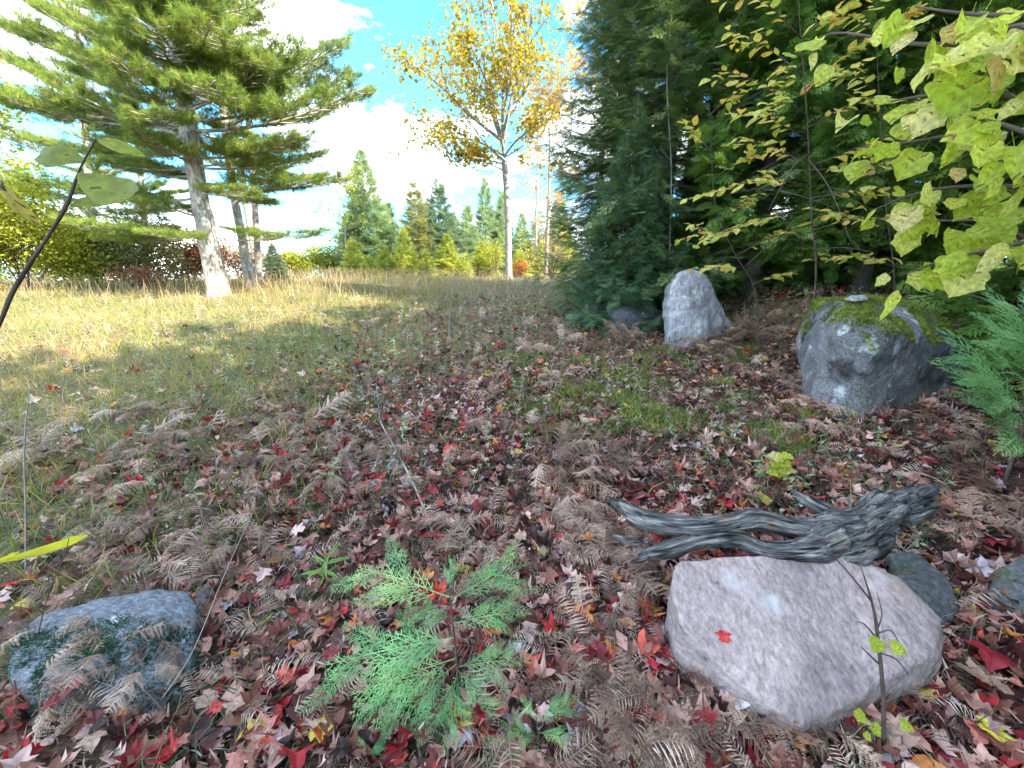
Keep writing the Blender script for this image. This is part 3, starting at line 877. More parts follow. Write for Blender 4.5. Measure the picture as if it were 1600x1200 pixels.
# ------------------------------------------------------------------ the big white pine and its neighbours
def big_pine():
    Y = 12.6
    tp = [(342, 470), (338, 440), (320, 350), (306, 280), (293, 190), (277, 100), (262, 20), (248, -70), (236, -190), (226, -330)]
    wd = [44, 38, 31, 28, 27, 25, 21, 17, 11, 4]
    pts = [at(x, y, Y) for x, y in tp]
    base = Vector((pts[0].x, pts[0].y, hz(pts[0].x, pts[0].y)))
    pts[0].z = min(pts[0].z, base.z - .1)
    tr = tree_root('white_pine', base, 'big white pine with pale lit trunk foot and layered needle plates', 'tree')
    dep = 1 / F * Y * .97
    add_trunk(tr, pts, [w * dep * .40 for w in wd], M['pine_bark'], 20, .10, 6, noise=.05)
    B = [  # start pixel on the trunk, tip pixel, depth offset of the tip, size
        (296, 205, 582, 158, -.4, 1.0), (285, 150, 545, 92, .3, 1.05), (290, 175, 470, 80, -1.2, .9), (303, 262, 508, 252, .6, .85), (300, 245, 480, 224, -.8, .9),
        (308, 290, 548, 288, .9, .8), (306, 280, 430, 322, 1.0, .7), (325, 375, 512, 364, .5, .55), (318, 345, 430, 372, -.6, .5), (290, 190, 560, 130, 1.2, .9),
        (296, 215, -10, 92, -.5, .9), (290, 180, 20, 175, .8, .95), (298, 240, 70, 238, -.5, .9), (302, 262, 150, 262, -1.2, .8), (322, 362, 100, 362, -1.5, 1.0),
        (322, 360, 170, 385, -.2, 1.0), (318, 340, 215, 300, 1.2, .9), (310, 310, 120, 305, .6, .9), (305, 275, 215, 265, 1.8, .9), (322, 365, 230, 372, -2.2, .8), (300, 250, 210, 215, -2.2, .9), (310, 300, 390, 300, -1.8, .6), (314, 325, 190, 320, -1.6, .8), (275, 100, 40, 20, -.6, 1.0), (270, 70, 90, -30, .6, 1.0), (280, 120, 110, 90, -2.0, .9),
        (262, 20, 420, 20, -.5, .9), (268, 60, 400, 110, -1.9, .85), (262, 20, 60, -60, -.8, 1.), (250, -50, 350, -60, -.6, .9), (250, -60, 120, -120, .3, .9),
        (285, 140, 340, 150, -3.2, .9), (278, 100, 250, 60, -3.4, 1.), (270, 60, 330, 60, -3.3, .95), (293, 190, 230, 190, -3.0, .8), (262, 20, 200, 20, -3.0, .95),
        (255, -20, 300, -30, -3.0, .95), (296, 215, 380, 250, 2.8, .8), (290, 190, 200, 230, 2.8, .9), (275, 100, 330, 80, 3.0, .9), (262, 20, 250, -10, 3.0, .9),
        (275, 95, 370, 60, 1.5, .9), (285, 150, 130, 130, 1.8, .9), (280, 110, 0, 60, 1.8, 1.0), (240, -150, 330, -170, .4, .7), (240, -150, 130, -190, .2, .7), (230, -280, 280, -330, 0, .5), (230, -280, 180, -340, 0, .5)]
    for sx, sy, tx, ty, dy, sc in B:
        ys = [p[1] for p in tp][::-1]
        a = at(np.interp(sy, ys, [p[0] for p in tp][::-1]), sy, Y)
        b = at(tx, ty, Y + dy) if abs(dy) < 2.5 else at(tx, ty, Y + dy)
        d = b - a
        d.z -= .02 * d.length
        s = d.length / 4.1
        add_branch(tr, random.choice(KIT_PINE), a - base, d, (s, (.5 * s + .5) * .8 * sc, (.5 * s + .5) * sc))
        if ty < 230 and random.random() < .55:
            d2 = d * random.uniform(.6, .85) + Vector((random.uniform(-.5, .5), random.uniform(-1.6, 1.6), random.uniform(-.1, .5)))
            s2 = d2.length / 4.1
            add_branch(tr, random.choice(KIT_PINE), a - base + Vector((0, 0, random.uniform(-.3, .4))), d2, (s2, (.5 * s2 + .5) * .8 * sc, (.5 * s2 + .5) * sc))
    return tr
big_pine()
def side_pine(tp, wd, Y, label, n, zlo, zhi, ln, seedv):
    random.seed(seedv)
    pts = [at(x, y, Y) for x, y in tp]
    base = Vector((pts[0].x, pts[0].y, hz(pts[0].x, pts[0].y)))
    pts[0].z = base.z - .1
    tr = tree_root('white_pine', base, label, 'tree')
    add_trunk(tr, pts, [w * Y / F * .33 for w in wd], M['pine_bark'], 12, .08, 5)
    az = random.uniform(0, 6)
    for k in range(n):
        t = zlo + (zhi - zlo) * (k + random.random()) / n
        p = interp_path(pts, t)
        az += 2.4
        l = ln * random.uniform(.6, 1.1) * (1.15 - t)
        d = Vector((math.cos(az), math.sin(az), random.uniform(-.05, .3)))
        add_branch(tr, random.choice(KIT_PINE), p - base, d, (l / 4, .35 + l / 8, .35 + l / 8))
side_pine([(392, 450), (378, 370), (365, 300), (355, 220), (345, 130), (335, 20), (325, -80)], [22, 18, 16, 15, 12, 9, 3], 15.2, 'slender dark pine trunk just behind the big white pine', 24, .28, 1., 4.2, 3)
side_pine([(404, 450), (402, 380), (396, 290), (389, 200), (384, 110), (380, 20), (376, -60)], [15, 13, 12, 11, 9, 6, 3], 17.0, 'thinnest straight pine, second trunk right of the big pine', 22, .30, 1., 3.8, 4)

# ------------------------------------------------------------------ broadleaved trees and shrubs
def leaf_cloud(C, per, spread, size, temps, mat, name='leaves', flat=.6, seedv=1, hang=0.):
    r = np.random.default_rng(seedv)
    C = np.array([tuple(c) for c in C], float)
    P = np.repeat(C, per, 0) + r.normal(0, spread, (len(C) * per, 3)) * np.array([1, 1, .7])
    N = len(P)
    D = r.normal(0, 1, (N, 3)); D[:, 2] = D[:, 2] * flat - hang
    U = r.normal(0, .6, (N, 3)); U[:, 2] += 1
    Ms = frames(D, U) * (size * r.uniform(.65, 1.25, N))[:, None, None]
    cl = np.repeat(r.random(len(C)), per)
    rn = np.clip(.55 * r.random(N) + .45 * cl, 0, 1)
    V, T, rr = scatter(temps, P, Ms, rn, r.integers(0, len(temps), N))
    return mesh(name, V, T, mat, rnd=rr)
def ramify(a, b, rad, r, depth, segs, tips, bend=.12, kids=5, spread=.75, shrink=.45, upb=.25):
    a, b = np.array(tuple(a)), np.array(tuple(b))
    d = b - a; l = np.linalg.norm(d)
    m1 = a + d * .33 + r.normal(0, bend * l * .4, 3); m2 = a + d * .68 + r.normal(0, bend * l * .4, 3)
    pts = [a, m1, m2, b]
    segs.append(sweep(pts, [rad, rad * .78, rad * .55, rad * .25], 6 if depth > 1 else 4, sub=2 if depth > 1 else 1, cap=False))
    if depth == 0:
        tips.append(b); tips.append(m2)
        return
    for k in range(kids):
        t = .3 + .7 * (k + r.random() * .8) / kids
        p = np.array(tuple(interp_path([Vector(tuple(q)) for q in pts], min(t, .999))))
        dd = d / l + r.normal(0, spread, 3) + np.array([0, 0, upb]); dd /= np.linalg.norm(dd)
        ramify(p, p + dd * l * shrink * r.uniform(.6, 1.2), rad * .42, r, depth - 1, segs, tips, bend, kids, spread, shrink, upb)

def oak():
    Y = 23.0
    r = np.random.default_rng(5)
    tp = [(797, 452), (795, 430), (794, 350), (791, 290), (788, 252)]
    pts = [at(x, y, Y) for x, y in tp]
    base = Vector((pts[0].x, pts[0].y, hz(pts[0].x, pts[0].y)))
    pts[0].z = base.z - .15
    tr = tree_root('yellow_oak', base, 'tall slim tree with yellow autumn crown in the middle of the clearing edge', 'tree')
    k = Y / F * .36
    add_trunk(tr, pts, [20 * k, 15 * k, 13 * k, 12 * k, 11 * k], M['grey_bark'], 12, .05, 5)
    fork = at(788, 254, Y)
    limbs = [(645, 100, -1.5, 6), (650, 185, 1, 4.5), (700, 20, 1.5, 6), (755, -40, -1, 7), (800, -60, 1.2, 7), (835, 10, -1.5, 6), (872, 85, 1, 6), (872, 165, -1.2, 4.5), (690, 235, -1.0, 3.5), (735, 70, -2.5, 6), (800, 60, -2.6, 6), (735, 245, .5, 3), (845, 195, 1.5, 3.5), (690, 120, 2.5, 5), (820, 110, 2.8, 5), (770, 130, -3, 4.5)]
    tips = []
    for i, (x, y, dy, w) in enumerate(limbs):
        b = at(x, y, Y + dy)
        segs = []
        a = fork.lerp(at(782, 200, Y), r.uniform(0, .8)) if y < 150 else fork + Vector((0, 0, r.uniform(-.6, .3)))
        ramify(a, b, w * k, r, 2, segs, tips, .10, 5, .55, .38, .2)
        v, t, g = joinm(segs)
        link('limb', mesh('limb', v - np.array(tuple(base)), t, M['grey_bark'], grain=g, smooth=True), tr)
    tips = [t for t in tips if r.random() < .85]
    me = leaf_cloud([t - np.array(tuple(base)) for t in tips], 9, .32, .20, LEAF_LO[:5], M['oak_leaves'], seedv=3)
    link('leaves', me, tr, kind='stuff')
oak()

def broadleaf(name, base, H, crown_r, label, mat, seedv, trunk_r=.12, n=9, per=6, size=.2, z0=.35, kids=5, bark='grey_bark', cat='tree', group=None, spread=.28, leaf=True, depth=2, lean=(0, 0), temps=None):
    r = np.random.default_rng(seedv)
    base = Vector(base)
    tr = tree_root(name, base, label, cat, group)
    top = base + Vector((lean[0], lean[1], H))
    pts = [base + Vector((0, 0, -.15)), base.lerp(top, .3) + Vector((r.normal(0, .08), 0, 0)), base.lerp(top, .65) + Vector((r.normal(0, .12), 0, 0)), top]
    random.seed(seedv)
    add_trunk(tr, pts, [trunk_r * 1.2, trunk_r, trunk_r * .6, .012], M[bark], 8, .04, 3)
    tips = []
    for i in range(n):
        t = z0 + (1 - z0) * (i + r.random() * .7) / n
        a = interp_path(pts, min(t, .98))
        az = i * 2.4 + r.uniform(-.4, .4)
        l = crown_r * (1.15 - .75 * abs((t - z0) / (1 - z0) - .35)) * r.uniform(.75, 1.15)
        b = a + Vector((math.cos(az) * l, math.sin(az) * l, l * r.uniform(.35, 1.0)))
        segs = []
        ramify(a, b, trunk_r * .4 * (1.1 - t * .7), r, depth, segs, tips, .1, kids, .6, .42, .25)
        v, t_, g = joinm(segs)
        link('limb', mesh('limb', v - np.array(tuple(base)), t_, M[bark], grain=g, smooth=True), tr)
    if leaf:
        link('leaves', leaf_cloud([q - np.array(tuple(base)) for q in tips], per, spread, size, temps or LEAF_LO[:5], M[mat], seedv=seedv), tr, kind='stuff')
    return tr
def gp(px, Y):
    d = ray(px, 440)
    x = d.x * Y / d.y
    return Vector((x, Y, hz(x, Y)))
broadleaf('orange_maple', gp(930, 17.5), 11.5, 2.0, 'peach and orange leaved tree showing through behind the big spruce edge', 'peach_leaves', 31, .10, 12, 3, .2, .25)
broadleaf('bare_ash', gp(852, 25), 9.5, 1.7, 'nearly bare grey tree standing between yellow tree and spruce', 'orange_leaves', 32, .11, 12, 1, .14, .2, spread=.2)
broadleaf('bare_ash', gp(838, 30), 11.5, 1.6, 'thin pale bare tree far behind the yellow tree trunk', 'pink_leaves', 36, .09, 10, 1, .14, .3, spread=.2)
broadleaf('pink_maple', gp(405, 27), 19, 3.2, 'tall tree with sparse pinkish leaves rising behind the pines', 'pink_leaves', 33, .2, 10, 3, .22, .45)
broadleaf('yellow_birch', gp(-30, 19), 9.0, 2.4, 'yellow and green leaved tree at far left behind pine boughs', 'yellow_bush', 34, .15, 12, 8, .2, .2)
broadleaf('leafy_sapling', gp(548, 31), 7.5, 1.3, 'thin sapling with sparse yellowish leaves beside the tall far spruce', 'yellow_bush', 35, .06, 9, 2, .16, .2)

def bush(name, base, rx, ry, H, label, mat, seedv, n=240, per=8, size=.1, spread=.16, group=None, stems=8, temps=None, bark='twig_bark'):
    r = np.random.default_rng(seedv)
    base = Vector(base)
    tr = tree_root(name, base, label, 'shrub', group)
    C = []; segs = []
    lob = [(r.uniform(-.6, .6) * rx, r.uniform(-.6, .6) * ry, H * r.uniform(.3, .75), r.uniform(.35, .6)) for _ in range(9)]
    while len(C) < n:
        lx, ly, lz, lr = lob[r.integers(0, len(lob))]
        d = r.normal(0, 1, 3); d /= np.linalg.norm(d); q = r.uniform(.45, 1.0) ** .5
        p = np.array([lx + d[0] * lr * rx * q, ly + d[1] * lr * ry * q, lz + d[2] * lr * H * .6 * q])
        if p[2] > .05: C.append(p)
    for i in range(stems):
        lx, ly, lz, lr = lob[i % len(lob)]
        segs.append(sweep([(r.normal(0, .08), r.normal(0, .08), -.1), (lx * .4, ly * .4, lz * .5), (lx, ly, lz), (lx * 1.1, ly * 1.1, lz + lr * H * .5)], [.03, .022, .014, .004], 5, sub=2, cap=False))
    for s in segs:
        link('stem', mesh('stem', s[0], s[1], M[bark], grain=s[2], smooth=True), tr)
    link('leaves', leaf_cloud(C, per, spread, size, temps or LEAF_O4, M[mat], seedv=seedv), tr, kind='stuff')
    return tr
bush('yellow_shrub', gp(40, 15), 3.0, 1.6, 4.2, 'broad bright yellow green shrub at the left edge of the field', 'yellow_bush', 41, 900, 18, .13, .26)
bush('yellow_shrub', gp(150, 17), 1.9, 1.4, 2.0, 'lower yellow green shrub between left edge shrub and olive thicket', 'yellow_bush', 42, 600, 16, .12, .22)
bush('yellow_shrub', gp(-75, 14), 2.6, 1.6, 3.6, 'yellow green shrub cut by the left edge of the view', 'yellow_bush', 56, 800, 16, .13, .26)
bush('olive_thicket', gp(228, 16.5), 2.1, 1.3, 2.9, 'dark olive thicket left of the big pine trunk', 'olive_bush', 43, 700, 15, .12, .22)
bush('rust_shrub', gp(300, 20), 1.8, 1.2, 2.6, 'rust orange shrub just behind the big pine trunk', 'rust_bush', 44, 520, 9, .17, .2)
bush('rust_shrub', gp(215, 14.5), .8, .6, .9, 'small reddish brown shrub in front of the olive thicket', 'rust_bush', 45, 110, 7, .1, .14)
bush('olive_thicket', gp(118, 21), 2.6, 1.5, 3.6, 'tall green thicket behind the yellow left shrubs', 'olive_bush', 46, 700, 15, .14, .26)
bush('brown_brush', gp(375, 24), 2.6, 1.0, 2.0, 'low brown brush behind the slender pine trunks', 'brown_brush', 47, 420, 8, .16, .22)
bush('yellow_shrub', gp(468, 31), 1.7, 1.2, 2.0, 'pale yellow shrub in the gap right of the pines', 'yellow_bush', 48, 420, 9, .18, .22)
bush('yellow_shrub', gp(515, 33), 1.5, 1.2, 2.6, 'yellow shrub left of the tall far spruce', 'yellow_bush', 49, 420, 9, .18, .22)
bush('red_maple_shrub', gp(813, 24.5), .55, .5, 1.2, 'small fiery orange shrub at the foot of the yellow tree', 'red_orange', 50, 70, 7, .12, .12)
bush('brown_brush', gp(862, 23), 1.5, 1.2, 2.7, 'grey brown brush between yellow tree and big spruce', 'brown_brush', 51, 260, 5, .12, .25, stems=18)
bush('yellow_shrub', gp(775, 31), 1.3, 1.0, 2.8, 'yellow green shrub just left of the yellow tree trunk', 'yellow_bush', 52, 180, 7, .14, .2)
bush('yellow_shrub', gp(832, 32), 1.6, 1.2, 3.6, 'yellow green shrub just right of the yellow tree trunk', 'yellow_bush', 53, 200, 7, .15, .2)

side_pine([(150, 465), (146, 380), (140, 300), (133, 210), (126, 120), (118, 30), (112, -50)], [18, 16, 14, 13, 11, 8, 3], 18.5, 'dark pine half hidden behind the boughs at left', 34, .2, 1., 4.4, 8)
side_pine([(232, 465), (228, 380), (222, 300), (216, 220), (210, 150), (205, 80)], [13, 12, 11, 9, 6, 3], 20.5, 'young pine filling the gap left of the big pine trunk', 30, .12, 1., 3.6, 9)
# the wood beyond the field, too far to tell its trees apart
rw = np.random.default_rng(70)
C = []
for k in range(1900):
    px = rw.uniform(-400, 980); Yw = rw.uniform(58, 85)
    p = gp(px, Yw); hgt = 2.6 + 1.6 * float(n2(p.x, 0, .11, 3.)[0]) + 1.2 * rw.random()
    C.append((p.x, p.y, p.z - .5 + hgt * 1.5 * rw.random() ** .8))
M['far_woods'] = leaf_mat('far_woods', [(0, (.05, .055, .035)), (.4, (.10, .09, .055)), (.7, (.13, .135, .06)), (1, (.19, .14, .09))], transl=.25)
link('far_woods', leaf_cloud(C, 7, .55, .75, LEAF_O4, M['far_woods'], name='far_woods', seedv=71), None, 'low far off wood along the horizon beyond the field', None, None, 'stuff')
# far conifers: a trunk and one crown each
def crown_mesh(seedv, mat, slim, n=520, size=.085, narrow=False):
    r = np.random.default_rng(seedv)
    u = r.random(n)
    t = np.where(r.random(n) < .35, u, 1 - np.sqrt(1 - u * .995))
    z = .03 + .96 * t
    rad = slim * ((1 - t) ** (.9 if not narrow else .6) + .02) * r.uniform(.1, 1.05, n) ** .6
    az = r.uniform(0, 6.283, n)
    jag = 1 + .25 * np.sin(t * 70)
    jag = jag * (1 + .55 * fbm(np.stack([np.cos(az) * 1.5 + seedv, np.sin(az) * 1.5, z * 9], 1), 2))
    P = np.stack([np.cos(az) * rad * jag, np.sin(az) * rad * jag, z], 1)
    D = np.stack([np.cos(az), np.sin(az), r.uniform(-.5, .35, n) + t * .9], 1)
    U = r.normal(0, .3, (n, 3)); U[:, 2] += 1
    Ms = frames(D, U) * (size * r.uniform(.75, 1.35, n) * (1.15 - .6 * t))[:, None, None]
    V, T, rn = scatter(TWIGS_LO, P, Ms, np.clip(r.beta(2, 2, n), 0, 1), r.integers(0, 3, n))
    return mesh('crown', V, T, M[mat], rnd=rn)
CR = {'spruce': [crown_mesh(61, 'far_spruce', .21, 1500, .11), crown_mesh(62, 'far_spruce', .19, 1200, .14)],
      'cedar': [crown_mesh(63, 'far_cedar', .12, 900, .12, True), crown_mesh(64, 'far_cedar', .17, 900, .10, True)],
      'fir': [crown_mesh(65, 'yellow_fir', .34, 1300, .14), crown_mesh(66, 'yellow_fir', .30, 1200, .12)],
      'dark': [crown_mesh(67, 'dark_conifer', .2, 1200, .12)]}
vt, tt, gt = sweep([(0, 0, -.03), (0, 0, .5), (0, 0, 1)], [.011, .006, .001], 6, sub=2)
FAR_TRUNK = mesh('trunk', vt, tt, M['spruce_bark'], grain=gt, smooth=True)
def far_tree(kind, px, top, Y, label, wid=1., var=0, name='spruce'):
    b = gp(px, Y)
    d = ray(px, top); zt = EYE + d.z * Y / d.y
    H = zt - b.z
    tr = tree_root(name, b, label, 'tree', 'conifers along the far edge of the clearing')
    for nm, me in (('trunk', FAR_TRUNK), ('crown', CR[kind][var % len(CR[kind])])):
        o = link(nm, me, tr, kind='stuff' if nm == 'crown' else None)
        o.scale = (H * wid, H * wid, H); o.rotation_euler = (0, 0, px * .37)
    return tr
far_tree('spruce', 583, 240, 34, 'tallest blue green far spruce with pointed top', 1.05, 0, 'far_spruce')
far_tree('cedar', 655, 285, 37, 'narrow brownish far cedar right of the tallest far spruce', 1., 0, 'far_cedar')
far_tree('dark', 690, 283, 39, 'dark green far conifer beside the narrow brown cedar', 1.1, 0, 'far_cedar')
far_tree('fir', 636, 355, 30, 'pale green young fir in front of the brownish cedar', .9, 1, 'young_fir')
far_tree('fir', 700, 368, 29, 'bright yellow green young fir below the dark far conifer', 1.15, 0, 'young_fir')
far_tree('spruce', 733, 322, 43, 'short far spruce left of the pair beside yellow tree', .9, 1, 'far_spruce')
far_tree('spruce', 760, 283, 45, 'slim far spruce with spire top left of yellow tree', .8, 0, 'far_spruce')
far_tree('spruce', 785, 300, 46, 'far spruce partly hidden behind the yellow tree trunk', .8, 1, 'far_spruce')
far_tree('fir', 728, 395, 28, 'smallest yellowish fir at the grass edge', .9, 1, 'young_fir')
far_tree('fir', 605, 385, 28.5, 'bushy yellow fir at the foot of the tallest far spruce', 1.2, 0, 'young_fir')
far_tree('fir', 556, 372, 29.5, 'yellow green fir left below the tallest far spruce', 1.0, 1, 'young_fir')
far_tree('dark', 433, 380, 20, 'little dark spruce standing right of the pine trunks', 1.2, 0, 'far_spruce')
far_tree('spruce', 815, 335, 40, 'far spruce just right of the yellow tree trunk', .9, 0, 'far_spruce')
far_tree('spruce', 870, 300, 42, 'far spruce behind the grey brown brush', .9, 1, 'far_spruce')
far_tree('fir', 668, 392, 27.5, 'yellow fir filling the gap below the narrow brownish cedar', 1.3, 1, 'young_fir')
far_tree('fir', 755, 378, 33, 'pale fir under the slim spire topped spruce', 1.2, 0, 'young_fir')
far_tree('fir', 580, 398, 26.5, 'low bushy yellow fir at the grass edge under the tallest spruce', 1.5, 1, 'young_fir')
far_tree('spruce', 612, 318, 38, 'mid height spruce hugging the right flank of the tallest far spruce', 1.1, 1, 'far_spruce')
far_tree('spruce', 560, 322, 40, 'mid height spruce hugging the left flank of the tallest far spruce', 1.1, 0, 'far_spruce')
far_tree('spruce', 712, 335, 46, 'pale spruce in the gap right of the dark far conifer', 1.2, 0, 'far_spruce')
far_tree('cedar', 672, 310, 44, 'pale brownish cedar between the narrow cedar and dark conifer', 1.3, 1, 'far_cedar')
far_tree('cedar', 840, 330, 36, 'brownish cedar right of the yellow tree', 1.4, 1, 'far_cedar')
far_tree('fir', 848, 378, 30, 'yellow green fir in the brush right of the yellow tree', 1.3, 0, 'young_fir')
far_tree('fir', 880, 350, 33, 'pale fir beside the big spruce edge', 1.2, 1, 'young_fir')
far_tree('fir', 812, 390, 27, 'low yellow fir right at the foot of the yellow tree', 1.3, 1, 'young_fir')
far_tree('spruce', 460, 395, 48, 'small distant spruce right of the pine trunks', 1.2, 1, 'far_spruce')
far_tree('spruce', 520, 402, 52, 'tiny distant spruce in the bright gap', .9, 1, 'far_spruce')

# ------------------------------------------------------------------ the dark stand on the right
random.seed(21)
sp = lambda q: max(.25, min(1., 1.35 * (1 - q)))
conifer('spruce', (3.2, 8.9, hz(3.2, 8.9)), 13.5, 2.55, 260, KIT_SPRUCE, 'tall dark spruce behind the pointed boulder', 'tree', trunk_r=.19, z0=.35, prof=sp, up0=-.12, up1=.25)
conifer('spruce', (2.5, 10.2, hz(2.5, 10.2)), 12.5, 1.75, 190, KIT_SPRUCE, 'slender dark spruce forming the left flank of the stand', 'tree', trunk_r=.13, z0=.3, prof=sp, up0=-.12, up1=.25)
conifer('young_spruce', (2.15, 7.6, hz(2.15, 7.6)), 3.9, 1.35, 110, KIT_YOUNG, 'young blue green spruce left of the pointed boulder', 'tree', trunk_r=.05, z0=.12, up0=.0, up1=.7)
ced = lambda q: max(.3, min(1., 1.25 * (1 - q) ** .7))
conifer('spruce', (4.9, 11.8, hz(4.9, 11.8)), 14.5, 2.6, 150, KIT_SPRUCE, 'second dark spruce right behind the tall one', 'tree', trunk_r=.17, z0=.5, prof=sp, up0=-.12, up1=.25)
def cedar(x, y, H, rad, n, label, z0=.5):
    return conifer('cedar', (x, y, hz(x, y)), H, rad, n, KIT_CEDAR, label, 'tree', 'cedars of the dark stand', .13, z0, 1., -.1, .5, ced, fol='sprays')
cedar(4.75, 7.9, 9.5, 1.75, 105, 'deep green cedar right behind the pointed boulder')
cedar(6.3, 7.2, 9.5, 1.85, 105, 'deep green cedar behind the yellow beech leaves')
cedar(7.6, 5.9, 12.0, 2.1, 120, 'cedar in the dark behind the mossy boulder')
cedar(7.9, 4.0, 12.5, 2.1, 120, 'cedar at the right edge behind the overhanging leaves')
cedar(6.4, 10.8, 13., 2.3, 100, 'cedar of the second row behind the tall spruce')
cedar(9.0, 8.6, 13.5, 2.4, 110, 'cedar of the second row filling the dark right background')
cedar(5.6, 2.3, 9.0, 1.9, 110, 'cedar just past the right edge of the view')
cedar(5.9, .3, 9.3, 2.1, 110, 'cedar beside the camera beyond the right edge')
cedar(4.9, -1.7, 9.3, 2.0, 110, 'cedar behind the camera on the right')
cedar(8.0, -3.4, 11., 2.2, 90, 'farther cedar behind the camera on the right')
cedar(6.7, -1.5, 11.5, 2.2, 100, 'tall cedar behind the camera on the right')
cedar(3.6, -3.9, 9.5, 2.0, 90, 'cedar directly behind the camera')
cedar(9.6, -5.2, 13., 2.4, 90, 'tallest cedar far behind the camera on the right')
cedar(8.8, 12.5, 15., 2.6, 100, 'cedar of the third row behind the tall spruce')
cedar(11.5, 6.2, 15., 2.6, 100, 'cedar of the third row at far right')
cedar(11.0, 10.0, 15.5, 2.7, 100, 'cedar of the third row behind the beech saplings')
cedar(10.4, 3.4, 11., 2.3, 80, 'cedar of the third row past the right edge')
cedar(5.7, -3.7, 11.5, 2.2, 100, 'cedar in the middle of the stand behind the camera')
cedar(8.6, 1.4, 11., 2.2, 90, 'cedar of the second row past the right edge')

# ------------------------------------------------------------------ rocks
def rock(name, pts, voxel, smooth, mat, label, disp=((.04, 3.), (.012, 12.)), seedv=0., cat='boulder', cuts=()):
    bm = bmesh.new()
    for p in pts:
        bm.verts.new(tuple(p))
    bmesh.ops.convex_hull(bm, input=bm.verts)
    c = sum((Vector(tuple(p)) for p in pts), Vector()) / len(pts)
    zmin = min(p[2] for p in pts)
    base = Vector((c.x, c.y, zmin))
    bmesh.ops.translate(bm, vec=-base, verts=bm.verts)
    me0 = bpy.data.meshes.new('hull'); bm.to_mesh(me0); bm.free()
    o = bpy.data.objects.new('hull', me0); COL.objects.link(o)
    md = o.modifiers.new('r', 'REMESH'); md.mode = 'VOXEL'; md.voxel_size = voxel
    ms = o.modifiers.new('s', 'SMOOTH'); ms.iterations = smooth; ms.factor = .5
    dg = bpy.context.evaluated_depsgraph_get()
    me = bpy.data.meshes.new_from_object(o.evaluated_get(dg))
    bpy.data.objects.remove(o)
    n = len(me.vertices)
    co = np.zeros(n * 3, np.float32); me.vertices.foreach_get('co', co); co = co.reshape(-1, 3).astype(float)
    no = np.zeros(n * 3, np.float32); me.vertices.foreach_get('normal', no); no = no.reshape(-1, 3).astype(float)
    for amp, sc in disp:
        q = fbm(co * sc + seedv, 3)
        co = co + no * (amp * q)[:, None]
    # chipped ledges: terraces along a tilted direction
    for (d, amp, freq) in cuts:
        d = np.array(d) / np.linalg.norm(d)
        u = co @ d * freq + fbm(co * 2.2 + seedv, 2) * .8
        co = co + no * (amp * (np.abs((u % 1) - .5) * 2 - .5))[:, None]
    me.vertices.foreach_set('co', co.astype(np.float32).ravel())
    me.polygons.foreach_set('use_smooth', np.ones(len(me.polygons), bool))
    me.materials.clear(); me.materials.append(mat); me.update()
    ob = link(name, me, None, label, cat, loc=base)
    return ob
def moss_on(ob, test, n, mat, ln=.02, name='moss', seedv=0):
    """short upright shoots rooted on the rock where test(world co, normal) holds"""
    r = np.random.default_rng(seedv)
    me = ob.data; k = len(me.polygons)
    ce = np.zeros(k * 3, np.float32); me.polygons.foreach_get('center', ce); ce = ce.reshape(-1, 3).astype(float)
    no = np.zeros(k * 3, np.float32); me.polygons.foreach_get('normal', no); no = no.reshape(-1, 3).astype(float)
    ar = np.zeros(k, np.float32); me.polygons.foreach_get('area', ar)
    w = test(ce + np.array(tuple(ob.location)), no) * ar
    idx = r.choice(k, n, p=w / w.sum())
    P = ce[idx] + r.normal(0, .012, (n, 3)) * (1 - .6 * np.abs(no[idx])) - no[idx] * .004
    cush = .5 + .9 * np.clip(fbm(P * 16 + 3, 3) + .4, 0, 1)
    D = no[idx] + r.normal(0, .45, (n, 3))
    b = TB(); b.tri((0, -.14, 0), (0, .14, 0), (1, 0, .1)); b.tri((.2, 0, -.12), (.2, 0, .12), (.9, .3, 0))
    Ms = frames(D, r.normal(0, 1, (n, 3))) * (ln * cush * r.uniform(.6, 1.3, n))[:, None, None]
    V, T, rn = scatter([b.done()], P, Ms, r.random(n))
    return link(name, mesh(name, V, T, mat, rnd=rn), ob, kind='stuff')
GRANITE = rock_mat('pink_granite', [(.30, (.17, .125, .12)), (.45, (.31, .24, .235)), (.58, (.42, .34, .335)), (.75, (.56, .48, .47))], 60, [((.24, .18, .14), 2.4, .55, .16), ((.44, .41, .42), 4.5, .62, .16), ((.10, .08, .075), 7., .66, .06), ((.36, .36, .16), 9., .70, .05), ((.06, .045, .05), 45, .68, .04)], streak=((.3, .2, .9), (1, .35, 1)), bump=.9)
GREYROCK = rock_mat('grey_rock', [(.3, (.05, .05, .055)), (.5, (.17, .17, .185)), (.7, (.36, .36, .38))], 55, [((.46, .48, .5), 5., .57, .08), ((.035, .032, .034), 2.2, .55, .10), ((.5, .5, .52), 60, .66, .04)], bump=.9)
SHARDROCK = rock_mat('pale_rock', [(.3, (.13, .13, .15)), (.5, (.32, .32, .35)), (.7, (.52, .52, .55))], 30, [((.20, .14, .15), 4., .58, .08), ((.58, .6, .62), 6., .6, .06)], streak=((0, .2, 0), (1, 1, .35)), bump=1.)
BLUEROCK = rock_mat('blue_grey_rock', [(.3, (.05, .052, .06)), (.5, (.15, .16, .185)), (.7, (.33, .35, .39))], 60, [((.06, .06, .06), 4., .6, .1), ((.5, .53, .58), 8., .62, .06)], streak=((0, 0, .5), (.6, 1.6, 1)), bump=.8)
DARKROCK = rock_mat('dark_rock', [(.3, (.03, .033, .035)), (.5, (.09, .095, .10)), (.7, (.2, .2, .21))], 40, [((.05, .08, .02), 5., .6, .1)], bump=.8)

